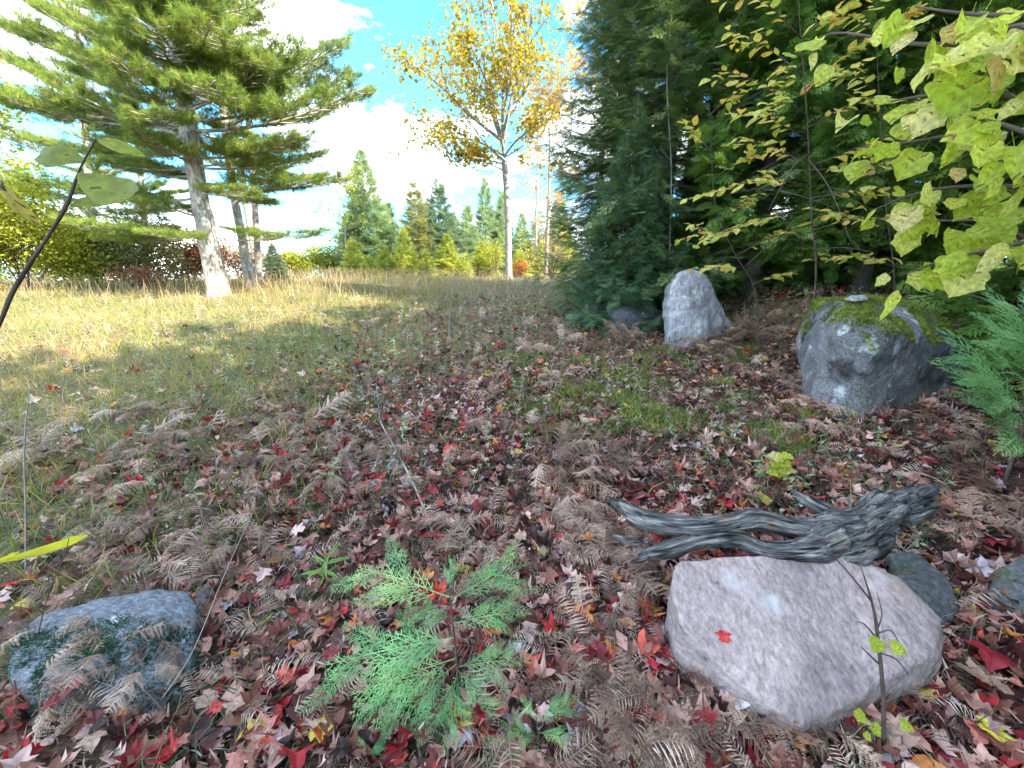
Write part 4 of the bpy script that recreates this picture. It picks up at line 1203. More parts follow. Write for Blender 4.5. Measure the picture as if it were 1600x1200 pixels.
PA, PBk, PC = atz(1050, 885, .375), atz(1345, 868, .415), atz(1250, 1135, .135)
PN = (PBk - PA).cross(PC - PA).normalized()
def atp(px, py, drop=0.):
    d = ray(px, py); o_ = Vector((0, 0, EYE - drop))
    t = (PA - o_).dot(PN) / d.dot(PN)
    return o_ + d * t
GR = [atp(1046, 905), atp(1060, 872), atp(1190, 864), atp(1345, 868), atp(1408, 902), atp(1472, 965), atp(1462, 1018), atp(1385, 1062), atp(1320, 1105), atp(1250, 1135), atp(1185, 1095), atp(1112, 1030), atp(1060, 975)]
GR += [atz(1482, 1000, .22), atz(1470, 1045, .16), atz(1392, 1085, .10), atz(1285, 1175, -.02), atz(1195, 1150, .01), atz(1372, 1118, .03)]
GRB = [Vector((p.x * .985 + .01, p.y + .05, -.25)) for p in GR[13:] + GR[10:13]] + [Vector((p.x, p.y + .03, -.2)) for p in GR[:5]]
granite = rock('granite_rock', GR + GRB, .012, 2, GRANITE, 'pinkish granite rock under the driftwood log in the foreground', ((.016, 2.6), (.008, 9.), (.004, 30.), (.002, 80.)), 2., 'rock', cuts=(((.5, .25, .8), .004, 7), ((-.6, .4, .3), .004, 5)))
BO = []
for px, py, Y in [(1266, 628, 3.75), (1262, 560, 3.8), (1276, 505, 3.9), (1300, 474, 4.0), (1345, 466, 4.05), (1400, 470, 4.0), (1440, 492, 3.9), (1490, 530, 3.9), (1498, 572, 4.0), (1480, 615, 4.1), (1420, 636, 3.9), (1340, 648, 3.45), (1290, 640, 3.55), (1300, 500, 3.6), (1370, 520, 3.5), (1340, 560, 3.4), (1450, 545, 3.7)]:
    BO.append(at(px + 18, py, Y))
BO += [Vector((p.x + .25, p.y + .75, p.z)) for p in BO[1:8:2]] + [Vector((p.x, p.y, 0.02)) for p in BO[:2] + BO[8:13]]
mossy = rock('mossy_boulder', BO, .024, 12, GREYROCK, 'big grey boulder capped with green moss', ((.07, 2.0), (.02, 7.), (.006, 30.)), 5., cuts=(((.2, -.3, .9), .010, 5),))
mossmask = lambda c, n: (n[:, 2] > .36) * (fbm(c * 2.4 + 4.0, 3) > -.22) * (c[:, 2] > .85) + 1e-9
moss_on(mossy, mossmask, 24000, M['rock_moss'], .030, seedv=2)
PB = [at(px, py, Y) for px, py, Y in [(1044, 535, 6.0), (1043, 475, 6.05), (1050, 446, 6.1), (1062, 429, 6.15), (1080, 422, 6.15), (1100, 430, 6.15), (1116, 462, 6.2), (1132, 482, 6.2), (1150, 512, 6.25), (1155, 548, 6.2), (1100, 555, 5.75), (1070, 480, 5.9), (1095, 500, 5.85)]]
PB += [Vector((p.x + .1, p.y + .5, p.z * .97)) for p in PB[1:8]] + [Vector((p.x, p.y, .15)) for p in (PB[0], PB[9], PB[10])]
pointed = rock('pointed_boulder', PB, .022, 5, SHARDROCK, 'tall pale boulder with a pointed top at the wood edge', ((.07, 2.2), (.025, 7.), (.008, 26.)), 9., cuts=(((.9, .1, .3), .018, 4),))
LB = [at(px, py, Y) for px, py, Y in [(958, 500, 7.0), (960, 474, 7.1), (990, 472, 7.1), (1020, 478, 7.2), (1030, 500, 7.1), (990, 506, 6.9)]]
LB += [Vector((p.x, p.y + .5, p.z)) for p in LB[1:4]] + [Vector((p.x, p.y, .3)) for p in (LB[0], LB[4], LB[5])]
rock('low_rock', LB, .025, 4, BLUEROCK, 'low dark rock under the young spruce', ((.04, 3.), (.01, 12.)), 3., 'rock')
LB = [at(px, py, Y) for px, py, Y in [(916, 484, 8.2), (925, 466, 8.3), (940, 468, 8.3), (948, 486, 8.2)]]
LB += [Vector((p.x, p.y + .35, p.z)) for p in LB] + [Vector((p.x, p.y, .4)) for p in (LB[0], LB[3])]
rock('low_rock', LB, .025, 4, BLUEROCK, 'small grey rock half hidden left of the low dark rock', ((.03, 3.), (.01, 12.)), 6., 'rock')
LR = [atz(20, 1000, .10), atz(60, 965, .16), atz(150, 930, .22), atz(235, 916, .25), atz(295, 918, .24), atz(312, 940, .20), atz(305, 1000, .13), atz(300, 1075, .06), atz(240, 1120, .03), atz(140, 1125, .03), atz(60, 1110, .05), atz(10, 1060, .06), atz(200, 1000, .21)]
LRB = [Vector((p.x, p.y + .05, -.2)) for p in LR[:10:2]]
leftrock = rock('left_rock', LR + LRB, .012, 8, BLUEROCK, 'half buried blue grey rock under dead ferns at lower left', ((.03, 3.), (.01, 12.), (.003, 40.)), 12., 'rock', cuts=(((.5, .5, .6), .006, 8),))
leftrock.name = 'sunken_rock'
moss_on(leftrock, lambda c, n: (n[:, 2] > .1) * ((fbm(c * 5 + 1.0, 3) > -.12) * (c[:, 1] < 1.2)) + 1e-9, 6500, M['teal_moss'], .018, seedv=4)
rk = [atz(1385, 862, .14), atz(1430, 860, .18), atz(1480, 900, .18), atz(1500, 945, .12), atz(1470, 985, .08), atz(1420, 930, .14)]
rock('slab_rock', rk + [Vector((p.x, p.y, -.15)) for p in rk], .014, 5, DARKROCK, 'grey green slab tucked behind the right corner of the granite rock', ((.02, 4.), (.006, 15.)), 4., 'rock')
rk = [atz(1545, 885, .16), atz(1600, 862, .24), atz(1680, 865, .28), atz(1690, 960, .16), atz(1600, 985, .06), atz(1545, 940, .08)]
rock('dark_rock', rk + [Vector((p.x, p.y, -.15)) for p in rk], .014, 6, DARKROCK, 'dark mossy rock at the right edge of the foreground', ((.03, 3.), (.008, 15.)), 7., 'rock')
rk = [at(1318, 468, 3.95), at(1330, 461, 3.95), at(1352, 461, 3.98), at(1358, 469, 3.95), at(1335, 472, 3.85), at(1340, 463, 4.1), at(1325, 466, 4.1)]
rock('stone_chip', rk, .008, 3, SHARDROCK, 'small white stone lying on top of the mossy boulder', ((.008, 9.),), 3., 'stone')

# ------------------------------------------------------------------ driftwood log
def driftwood():
    Q = lambda px, py, z: atz(px, py, z)
    base = Q(1230, 850, .36)
    root = link('driftwood_log', None, None, 'weathered grey forked driftwood log resting on the granite rock', 'log', loc=base)
    def piece(name, rows, seg=22, ridge=.22, noise=.12, flat=1., seedv=0., sub=8):
        pts = [Q(a, b, z) - base for a, b, z, r in rows]
        rg = random.Random(int(seedv * 7) + 3)
        pts = [p + Vector((rg.gauss(0, .006), rg.gauss(0, .006), rg.gauss(0, .008))) for p in pts]
        v, t, g = sweep(pts, [r * 1.24 * rg.uniform(.86, 1.16) for *_, r in rows], int(seg * 1.5), ridge=ridge * 1.15, ridge_n=17, noise=noise * 2.0, nsc=2.6, seed=seedv, sub=sub + 5, flat=flat)
        g[:, 1:] *= 1 + .2 * fbm(v * 14 + seedv, 2)[:, None]
        return link(name, mesh(name, v, t, M['driftwood'], grain=g, smooth=True), root)
    piece('upper_limb', [(952, 776, .34, .008), (975, 790, .36, .026), (1010, 812, .39, .033), (1065, 830, .42, .032), (1120, 823, .45, .030), (1180, 812, .46, .031), (1235, 820, .46, .036), (1285, 832, .45, .046), (1325, 822, .46, .05)], seedv=1.)
    piece('lower_limb', [(996, 866, .33, .010), (1040, 862, .36, .020), (1095, 850, .40, .029), (1145, 840, .42, .030), (1200, 852, .42, .031), (1255, 860, .42, .037), (1300, 845, .43, .046)], seedv=4.)
    piece('root_end', [(1290, 838, .44, .060), (1330, 822, .45, .062), (1370, 803, .47, .050), (1410, 786, .49, .036), (1445, 770, .51, .026), (1463, 762, .52, .012)], ridge=.3, noise=.2, seedv=7.)
    piece('root_slab', [(1285, 862, .40, .030), (1330, 855, .41, .046), (1375, 832, .43, .040), (1415, 812, .45, .022), (1440, 796, .47, .008)], ridge=.35, noise=.25, seedv=11.)
    piece('splinter', [(1237, 768, .47, .006), (1262, 785, .47, .018), (1290, 803, .47, .024), (1322, 820, .46, .026)], ridge=.4, noise=.2, seedv=15., seg=14)
    piece('splinter', [(1268, 772, .47, .005), (1290, 790, .47, .014), (1320, 812, .46, .02)], ridge=.4, noise=.2, seedv=19., seg=12)
    piece('knot', [(1262, 846, .44, .02), (1285, 826, .47, .032), (1300, 812, .49, .012)], ridge=.3, noise=.3, seedv=23., seg=14, sub=5)
    rg2 = random.Random(4)
    for k in range(9):
        x0, y0 = rg2.uniform(1385, 1425), rg2.uniform(775, 822)
        ln_ = rg2.uniform(28, 62)
        z0 = .50 - (y0 - 770) * .0011
        piece('splinter', [(x0, y0, z0, .012), (x0 + ln_ * .5, y0 - ln_ * .22, z0 + .012, .009), (x0 + ln_, y0 - ln_ * .46, z0 + .02, .0015)], seg=8, sub=3, seedv=40. + k, ridge=.3, noise=.2)
    for k, (a, b) in enumerate([((1000, 850, .36, .016), (960, 838, .33, .004)), ((1010, 868, .34, .012), (985, 880, .3, .004))]):
        m = tuple((a[i] + b[i]) / 2 for i in range(3))
        piece('snag', [a, (*m[:3], .011), b], seg=10, sub=4, seedv=30. + k)
driftwood()

# ------------------------------------------------------------------ saplings with leaves that can be told apart
ME_BEECH = [mesh('leaf', v, t, M['beech_leaf'], smooth=True) for v, t in LEAF_BEECH]
ME_BASS = [mesh('leaf', v, t, M['maple_leaf'], smooth=True) for v, t in LEAF_BASS]
ME_GREEN = [mesh('leaf', v, t, M['green_leaf'], smooth=True) for v, t in [leaf_template(OVAL, c, f, .02, s + 90, rings=3, petiole=.08) for s, (c, f) in enumerate([(-.35, .12), (-.5, .2)])]]
ME_SPROUT = mesh('leaf', *leaf_template(OVAL, -.4, .3, .02, 93, rings=2), leaf_mat('sprout_leaf', [(0, (.14, .26, .06)), (1, (.24, .34, .09))], src='obj', transl=.35), smooth=True)
ME_SPOT = [mesh('leaf', v, t, M['spotted_leaf'], smooth=True) for v, t in [leaf_template(OVAL, -.5, .25, .03, 95, rings=3, petiole=.05)]]
ME_YEL = [mesh('leaf', v, t, M['yellow_blade'], smooth=True) for v, t in [leaf_template(OVAL, .5, .5, .03, 97, rings=2, petiole=.1)]]

def add_leaf(parent, me, p, d, up, s, w=1.):
    o = link('leaf', me, parent)
    put(o, Vector(p) - Vector(parent.location), d, up, (s, s * w, s))
    return o
def wood(name, parent, pts, rad, mat, seg=6, sub=4):
    base = Vector(parent.location)
    v, t, g = sweep([Vector(p) - base for p in pts], rad, seg, sub=sub, seed=random.uniform(0, 9), ridge=.05)
    return link(name, mesh(name, v, t, mat, grain=g, smooth=True), parent)

def beech(stem_px, Y, label, branches, leaf=.10, seedv=0, r0=.018, per=None, twigs=3):
    random.seed(seedv)
    pts = [at(x, y, Y) for x, y in stem_px]
    b = Vector((pts[0].x, pts[0].y, hz(pts[0].x, pts[0].y)))
    tr = tree_root('beech_sapling', b, label, 'sapling')
    pts[0] = b - Vector((0, 0, .05))
    n = len(pts)
    wood('stem', tr, pts, [r0 * (1 - .8 * k / (n - 1)) for k in range(n)], M['twig_bark'], 7)
    cnt = 0
    for (sx, sy, tx, ty, dy) in branches:
        a = at(sx, sy, Y); e = at(tx, ty, Y + dy)
        mid = a.lerp(e, .5) + Vector((0, 0, .06 * (e - a).length))
        wood('branch', tr, [a, mid, e], [.007, .005, .002], M['twig_bark'], 5, 3)
        ax = [(a, mid, e)]
        for q in range(twigs):
            t = random.uniform(.3, .8)
            p = interp_path([a, mid, e], t)
            dd = (e - a).normalized(); sd = Vector((-dd.y, dd.x, 0)) * random.choice((-1, 1))
            l = (e - a).length * random.uniform(.25, .45)
            e2 = p + (dd * .7 + sd * .8 + Vector((0, 0, random.uniform(-.15, .15)))).normalized() * l
            wood('twig', tr, [p, p.lerp(e2, .5) + Vector((0, 0, .01)), e2], [.003, .002, .001], M['twig_bark'], 4, 2)
            ax.append((p, p.lerp(e2, .5), e2))
        for k, A in enumerate(ax):
            L = (A[2] - A[0]).length
            m = max(3, int(L / .075))
            for j in range(m):
                if cnt >= 295: break
                t = (.25 if k == 0 else .12) + (.75 if k == 0 else .88) * (j + .5) / m
                p = interp_path(list(A), min(t, .999))
                dd = (A[2] - A[0]).normalized(); sg = 1 if j % 2 else -1
                sd = Vector((-dd.y, dd.x, 0)) * sg
                d = dd * .65 + sd * random.uniform(.4, 1.) + Vector((0, 0, random.uniform(-.75, .1)))
                up = Vector((random.uniform(-.5, .5), random.uniform(-.9, .2), 1))
                add_leaf(tr, random.choice(ME_BEECH), p, d, up, leaf * random.uniform(.75, 1.25), random.uniform(.9, 1.2)); cnt += 1
    return tr
beech([(1280, 490), (1275, 430), (1268, 340), (1264, 240), (1258, 140), (1250, 40), (1246, -50)], 4.7, 'beech sapling with yellow leaves behind the mossy boulder', [
    (1266, 330, 1085, 385, -.2), (1265, 290, 1110, 300, -.5), (1265, 260, 1150, 215, .2), (1262, 220, 1140, 175, -.5), (1260, 180, 1130, 110, -.2), (1256, 120, 1135, 45, .1), (1252, 60, 1150, -20, -.3),
    (1266, 310, 1400, 300, -.4), (1265, 260, 1390, 230, -.2), (1262, 200, 1370, 150, -.6), (1258, 140, 1360, 60, .0), (1252, 60, 1350, -10, -.3), (1268, 360, 1390, 340, -.6), (1268, 350, 1160, 420, -.9), (1270, 390, 1370, 395, -.5), (1264, 240, 1200, 330, -1.2), (1264, 250, 1330, 380, -1.0)], .125, 5, .013)
beech([(1195, 505), (1180, 455), (1150, 400), (1120, 330), (1112, 250), (1108, 160)], 5.3, 'slim beech sapling right of the pointed boulder', [
    (1175, 445, 1235, 425, -.3), (1160, 420, 1110, 420, -.4), (1140, 380, 1075, 350, .1), (1125, 340, 1190, 300, -.4), (1115, 280, 1180, 240, -.3), (1112, 240, 1065, 190, .1), (1109, 180, 1170, 130, -.3), (1150, 400, 1240, 360, -.4)], .12, 6, .009, twigs=3)
beech([(1405, 520), (1398, 440), (1385, 330), (1378, 230), (1372, 120), (1368, 20)], 4.9, 'beech sapling with sparse yellow leaves right of the mossy boulder', [
    (1395, 420, 1310, 400, -.5), (1390, 370, 1300, 330, -.4), (1388, 350, 1460, 330, -.3), (1382, 280, 1300, 260, -.6), (1376, 190, 1460, 150, -.3), (1374, 150, 1300, 110, -.5), (1370, 60, 1300, 20, -.5), (1370, 50, 1440, 10, -.2)], .125, 7, .010, twigs=3)
# thin pale dead stem before the spruce
tr = tree_root('dead_sapling', on(1046, 512), 'thin pale leafless sapling stem before the tall spruce', 'sapling')
Yd = tr.location.y
wood('stem', tr, [tr.location - Vector((0, 0, .05)), at(1046, 400, Yd), at(1049, 270, Yd), at(1043, 160, Yd), at(1042, 100, Yd)], [.011, .010, .008, .006, .002], M['pale_twig'])
for a, b in (((1047, 330), (1066, 300)), ((1048, 250), (1030, 225)), ((1046, 380), (1025, 368))):
    wood('twig', tr, [at(*a, Yd), at((a[0] + b[0]) / 2, (a[1] + b[1]) / 2 + 3, Yd), at(*b, Yd)], [.004, .003, .001], M['pale_twig'], 4, 2)

def overhang():
    random.seed(77)
    root = link('overhanging_maple', None, None, 'young tree with large yellow green leaves overhanging at top right', 'sapling', loc=(2.35, 1.0, hz(2.35, 1.0)))
    T0 = Vector((2.35, 1.0, hz(2.35, 1.0)))
    top = [T0 - Vector((0, 0, .05)), T0 + Vector((-.02, .05, .8)), T0 + Vector((-.1, .12, 1.6)), T0 + Vector((-.16, .2, 2.3)), T0 + Vector((-.2, .25, 2.9))]
    wood('trunk', root, top, [.035, .03, .025, .018, .008], M['grey_bark'], 10)
    Bs = [[(1640, 20, 1.30), (1520, 22, 1.35), (1430, 10, 1.5)],
          [(1660, 85, 1.25), (1520, 70, 1.35), (1420, 68, 1.55), (1300, 52, 1.9), (1240, 90, 2.1)],
          [(1660, 170, 1.25), (1540, 140, 1.35), (1440, 150, 1.5), (1360, 165, 1.7)],
          [(1660, 320, 1.2), (1595, 265, 1.25), (1500, 215, 1.35), (1420, 222, 1.5), (1335, 232, 1.75)],
          [(1660, 300, 1.3), (1540, 290, 1.4), (1440, 300, 1.55), (1360, 330, 1.75)],
          [(1660, 370, 1.3), (1570, 385, 1.4), (1480, 405, 1.5), (1405, 432, 1.65)],
          [(1660, 230, 1.15), (1570, 195, 1.2), (1500, 180, 1.3)],
          [(1660, 410, 1.5), (1560, 350, 1.6), (1470, 345, 1.7), (1395, 340, 1.8)],
          [(1680, 60, 1.1), (1590, 40, 1.15), (1540, 60, 1.2)]]
    for bi, rows in enumerate(Bs):
        pts = [at(*q) for q in rows]
        s0 = min(top[1:], key=lambda q: (q - pts[0]).length)
        path = [s0, pts[0].lerp(s0, .3)] + pts
        wood('branch', root, path, list(np.linspace(.014, .002, len(path))), M['twig_bark'], 6, 4)
        L = sum((path[i + 1] - path[i]).length for i in range(len(path) - 1))
        m = 17
        for j in range(m):
            t = .3 + .70 * (j + random.random() * .7) / m
            p = interp_path(path, min(t, .999))
            for rep in range(1 if t > .93 else random.choice((1, 1, 1, 2))):
                out = Vector((random.uniform(-1, .35), random.uniform(-.7, .4), random.uniform(-1.3, -.1)))
                up = Vector((random.uniform(-1., .6), -1.0 + random.uniform(-.3, .8), random.uniform(.0, 1.3)))
                s = random.choice((.045, .055, .07, .08, .10)) * random.uniform(.85, 1.15)
                d = out.normalized()
                st = p + d * s * .45 + Vector((random.gauss(0, .025), random.gauss(0, .05), random.gauss(0, .025)))
                add_leaf(root, random.choice(ME_BASS), st, d, up, s, random.uniform(.85, 1.1))
    return root
overhang()

def near_sapling():
    random.seed(5)
    Y = .82
    P = lambda x, y, dy=0.: at(x, y, Y + dy)
    b0 = P(0, 505); bx = at(-363, 1216, Y).x; base = Vector((bx, Y, hz(bx, Y)))
    tr = tree_root('near_sapling', base, 'thin twig sapling with drooping green leaves at left edge', 'sapling')
    wood('stem', tr, [base - Vector((0, 0, .03)), P(-180, 865), P(-60, 625), P(-2, 508), P(22, 452), P(72, 374), P(103, 322), P(126, 262), P(150, 217)], [.0045, .0043, .0042, .0036, .0040, .0028, .0033, .0019, .0012], M['twig_bark'], 8, 5)
    for (x0, y0, x1, y1, dy, me, w, up) in [
            (128, 248, 36, 236, .02, ME_GREEN[0], .75, (0, -1.3, .7)), (150, 217, 226, 240, .03, ME_GREEN[0], .8, (.2, -1.3, .7)), (127, 280, 240, 325, -.04, ME_GREEN[1], .8, (.5, -1.3, .7)),
            (104, 318, 196, 308, .03, ME_GREEN[0], .6, (0, -1.2, .8)), (66, 356, -22, 272, -.04, ME_SPOT[0], .95, (-.5, -1.2, .5))]:
        a, e = P(x0, y0), P(x1, y1, dy)
        add_leaf(tr, me, a, e - a, up, (e - a).length, w)
near_sapling()
def yellow_whip():
    random.seed(8)
    b = on(38, 905)
    Y = b.y
    tr = tree_root('thin_whip', b, 'thin grey whip with long yellow leaves above the sunken rock', 'sapling')
    wood('stem', tr, [b - Vector((0, 0, .03)), at(40, 800, Y), at(38, 700, Y), at(46, 610, Y)], [.004, .0035, .003, .0012], M['pale_twig'], 6)
    for (x0, y0, x1, y1, me) in [(152, 838, 25, 884, ME_YEL[0]), (38, 862, -25, 892, ME_YEL[0]), (46, 620, 10, 632, ME_GREEN[0])]:
        a, e = at(x0, y0, Y - .12), at(x1, y1, Y - .16)
        if x0 == 152:
            wood('twig', tr, [at(40, 780, Y), at(100, 800, Y - .06), a], [.0035, .003, .002], M['twig_bark'], 4, 3)
        add_leaf(tr, me, a, e - a, (0, -.6, .8), (e - a).length, .24)
yellow_whip()

# ------------------------------------------------------------------ cedar seedlings with flat sprays
ME_SPRAY = []
for s_ in range(4):
    v, t = thuja_spray(s_ + 50, .34, 13, 5, .0026, .36, (.5, .8), .34)
    v[:, 2] += -.5 * v[:, 0] ** 2 + .25 * np.abs(v[:, 1]) ** 1.5 * (-1)
    ME_SPRAY.append(mesh('spray', v, t, M['cedar_spray']))
ME_SIDE = []
for s_ in range(3):
    v, t = thuja_spray(s_ + 70, .42, 13, 5, .0042, .36, (.5, .85), .34)
    v[:, 2] += -.6 * v[:, 0] ** 2
    ME_SIDE.append(mesh('spray', v, t, M['side_spray']))
def seedling(label, stem, sprays, mes, seedv, r0=.006, name='cedar_seedling'):
    random.seed(seedv)
    b = stem[0]
    tr = tree_root(name, b, label, 'seedling')
    wood('stem', tr, [b - Vector((0, 0, .03))] + stem[1:], [r0 * (1 - .7 * k / (len(stem) - 1)) for k in range(len(stem))], M['twig_bark'], 6)
    for (t, tip, up) in sprays:
        a = interp_path(stem, t)
        d = tip - a
        k = random.randrange(len(mes))
        L = .34 if mes is ME_SPRAY else .42
        o = link('spray', mes[k], tr)
        s = d.length / L
        put(o, a - b, d, up, (s, s * .8, s))
        dn = d.normalized(); sdv = dn.cross(Vector(up)).normalized()
        for q in range(3):
            u_ = (.25, .42, .6)[q] + random.uniform(-.06, .06)
            s2 = s * random.uniform(.42, .62) * (1.15 - u_ * .5)
            o2 = link('spray', mes[random.randrange(len(mes))], tr)
            put(o2, a - b + d * u_, dn + sdv * (.75 if q % 2 else -.75) * random.uniform(.7, 1.2) + Vector((0, 0, random.uniform(-.25, .1))), up, (s2, s2 * .85, s2))
b = on(716, 1092); Y = b.y
S = [b, at(714, 1040, Y), at(708, 980, Y), at(701, 918, Y)]
up0 = (0, -.55, 1)
spr = [(.98, at(712, 868, Y + .06), (0, -1, .5)), (.92, at(545, 870, Y + .16), up0), (.9, at(835, 866, Y + .18), up0), (.75, at(640, 945, Y - .06), up0), (.7, at(830, 952, Y + .03), up0),
       (.58, at(492, 1030, Y - .03), up0), (.5, at(585, 985, Y + .06), up0), (.4, at(540, 1080, Y - .1), up0), (.32, at(825, 1030, Y - .03), up0), (.35, at(560, 1150, Y - .16), up0), (.28, at(690, 1170, Y - .22), up0), (.22, at(620, 1195, Y - .2), up0), (.3, at(770, 1120, Y - .14), up0)]
seedling('bright green cedar seedling in the middle foreground', S, spr, ME_SPRAY, 3)
b = on(845, 1190); Y = b.y
S = [b, at(842, 1160, Y), at(838, 1120, Y)]
seedling('smaller cedar seedling at the bottom edge right of the bright one', S, [(.9, at(905, 1090, Y + .04), up0), (.7, at(900, 1160, Y - .03), up0), (.6, at(790, 1130, Y - .02), up0), (.4, at(740, 1190, Y - .05), up0), (.3, at(870, 1220, Y - .08), up0), (.9, at(815, 1080, Y + .08), up0)], ME_SPRAY, 4, .004)
b = on(575, 1195); Y = b.y
seedling('tiny cedar seedling below the bright one at the bottom edge', [b, at(575, 1180, Y), at(572, 1165, Y)], [(.9, at(560, 1150, Y + .02), up0), (.6, at(600, 1170, Y), up0), (.4, at(545, 1190, Y), up0)], ME_SPRAY, 5, .003)
# feathery young evergreen at the right edge
b = Vector((3.35, 2.35, hz(3.35, 2.35))); Y = 2.35
S = [b, b + Vector((0, 0, .35)), b + Vector((.02, .02, .7)), b + Vector((0, 0, 1.1))]
spr = []
random.seed(12)
for (x, y, dy) in [(1512, 548, .1), (1530, 600, -.05), (1525, 500, .2), (1570, 640, -.15), (1545, 470, .3), (1590, 430, .2), (1575, 560, -.2), (1600, 500, -.2)]:
    spr.append((random.uniform(.45, .98) if y < 520 else random.uniform(.2, .6), at(x, y, Y + dy), (random.uniform(-.4, .2), -.7, 1)))
seedling('feathery bright green young evergreen at the right edge', S, spr, ME_SIDE, 9, .012, 'young_evergreen')
# a low two-leaved green seedling among the red leaves
b = on(1212, 760)
tr = tree_root('leafy_seedling', b, 'little yellow green seedling among red leaves before the mossy boulder', 'seedling')
random.seed(2)
wood('stem', tr, [b - Vector((0, 0, .02)), b + Vector((.01, 0, .12)), b + Vector((0, 0, .24))], [.004, .003, .001], M['twig_bark'], 5)
for k in range(11):
    a = b + Vector((0, 0, .04 + .02 * k)); az = k * 2.4
    add_leaf(tr, ME_BASS[k % 5], a, (math.cos(az), math.sin(az), -.1), (0, -.5, 1), random.uniform(.07, .11))
b = on(508, 915)
tr = tree_root('leafy_sprout', b, 'slender green sprout with narrow leaves left of the cedar seedling', 'seedling')
random.seed(6)
wood('stem', tr, [b - Vector((0, 0, .02)), b + Vector((.01, 0, .10)), b + Vector((.03, .01, .18))], [.003, .002, .001], M['twig_bark'], 5)
for k in range(12):
    a = b + Vector((.002 * k, 0, .03 + .012 * k)); az = k * 2.4
    add_leaf(tr, ME_SPROUT, a, (math.cos(az), math.sin(az), .1), (0, -.5, 1), random.uniform(.08, .13), .34)
# bare forked twig in front of the granite rock
b = on(1382, 1172)
Y = b.y
tr = tree_root('bare_twig', b, 'dark bare forked twig sprouting in front of the granite rock', 'sapling')
random.seed(3)
wood('stem', tr, [b - Vector((0, 0, .02)), at(1380, 1090, Y), at(1370, 985, Y), at(1362, 940, Y), at(1345, 885, Y)], [.006, .0055, .0045, .003, .0012], M['twig_bark'], 7)
for q in [[(1370, 985), (1378, 960), (1370, 925)], [(1372, 1000), (1350, 975), (1335, 972)], [(1374, 1020), (1400, 1030), (1420, 1055)], [(1376, 1040), (1355, 1020), (1345, 1010)], [(1362, 940), (1330, 900), (1290, 855)], [(1376, 1100), (1408, 1085), (1412, 1075)], [(1370, 990), (1392, 985), (1405, 1005)]]:
    wood('twig', tr, [at(*k, Y) for k in q], [.0026, .002, .0009], M['twig_bark'], 4, 3)
for k, (x, y) in enumerate([(1372, 1000), (1350, 1120), (1362, 1132), (1395, 1008), (1340, 1112), (1352, 1145), (1410, 1130)]):
    add_leaf(tr, ME_BASS[k % 5], at(x, y, Y - .02), (random.uniform(-1, 1), -.4, random.uniform(-.6, .2)), (0, -.8, 1), random.uniform(.022, .04))

# pale stick lying across the leaves, and thin fallen twigs
def stick(name, label, pts, rad, mat):
    b = Vector(pts[0])
    o = tree_root(name, b, label, 'stick')
    v, t, g = sweep([Vector(p) - b for p in pts], rad, 6, sub=5, ridge=.1, noise=.1)
    link('shaft', mesh('shaft', v, t, mat, grain=g, smooth=True), o)
    return o
lift = lambda p, z: Vector((p.x, p.y, p.z + z))
stick('fallen_stick', 'long pale stick leaning across the leaves in the middle ground', [lift(on(682, 850), .01), lift(on(650, 775), .06), lift(on(618, 715), .08), lift(on(598, 680), .10), at(592, 640, on(598, 680).y), at(588, 600, on(598, 680).y)], [.008, .008, .007, .006, .004, .002], M['pale_twig'])
stick('fallen_twig', 'thin dark twig lying at an angle beside the sunken rock', [lift(on(140, 1075), .12), lift(on(190, 1085), .13), lift(on(230, 1105), .10), lift(on(290, 1160), .03)], [.002, .004, .004, .003], M['twig_bark'])
stick('dead_stalk', 'long pale dead stalk crossing in front of the sunken rock', [lift(on(250, 1110), .02), at(300, 1020, .98), at(350, 900, 1.1), at(395, 800, 1.25)], [.002, .0018, .0015, .001], M['pale_twig'])
stick('dead_stalk', 'reddish dead stalk arching above the left end of the sunken rock', [lift(on(60, 1010), .02), at(75, 930, 1.0), at(100, 870, 1.05), at(108, 840, 1.08)], [.002, .0018, .0015, .001], M['twig_bark'])
stick('dead_stalk', 'pale stalk bending over the leaves right of the log', [lift(on(1500, 800), .02), at(1480, 760, 2.0), at(1440, 740, 2.1), at(1390, 738, 2.2)], [.003, .0025, .002, .001], M['pale_twig'])
stick('dead_stalk', 'upright pale weed stalk in the middle of the clearing', [on(702, 540), at(702, 510, on(702, 540).y), at(704, 470, on(702, 540).y)], [.008, .006, .003], M['pale_twig'])

# ------------------------------------------------------------------ forest floor: ferns, leaves, grass
FRONDS = [mesh('frond', *fern_frond(s, .46, 13, .12, 10, dr, cu), M['fern']) for s, dr, cu in ((101, .55, .9), (102, .85, 1.4), (103, .4, .6), (104, 1.0, 1.7), (105, .7, 1.2))]
def fern(p, n, size, label, group, seedv, name='dead_fern', lean=None, rise=False):
    random.seed(seedv)
    tr = link(name, None, None, label, 'fern', group, loc=p)
    a0 = random.uniform(0, 6.28)
    for k in range(n):
        a = a0 + k * 6.28 / n + random.uniform(-.5, .5) if lean is None else lean + random.uniform(-.7, .7)
        el = random.uniform(-.45, .25) if not rise else random.uniform(.0, .7)
        o = link('frond', random.choice(FRONDS), tr)
        s = size * random.uniform(.7, 1.2)
        put(o, (0, 0, .01), (math.cos(a) * math.cos(el), math.sin(a) * math.cos(el), math.sin(el)), (random.uniform(-.5, .5), random.uniform(-.5, .5), 1), s)
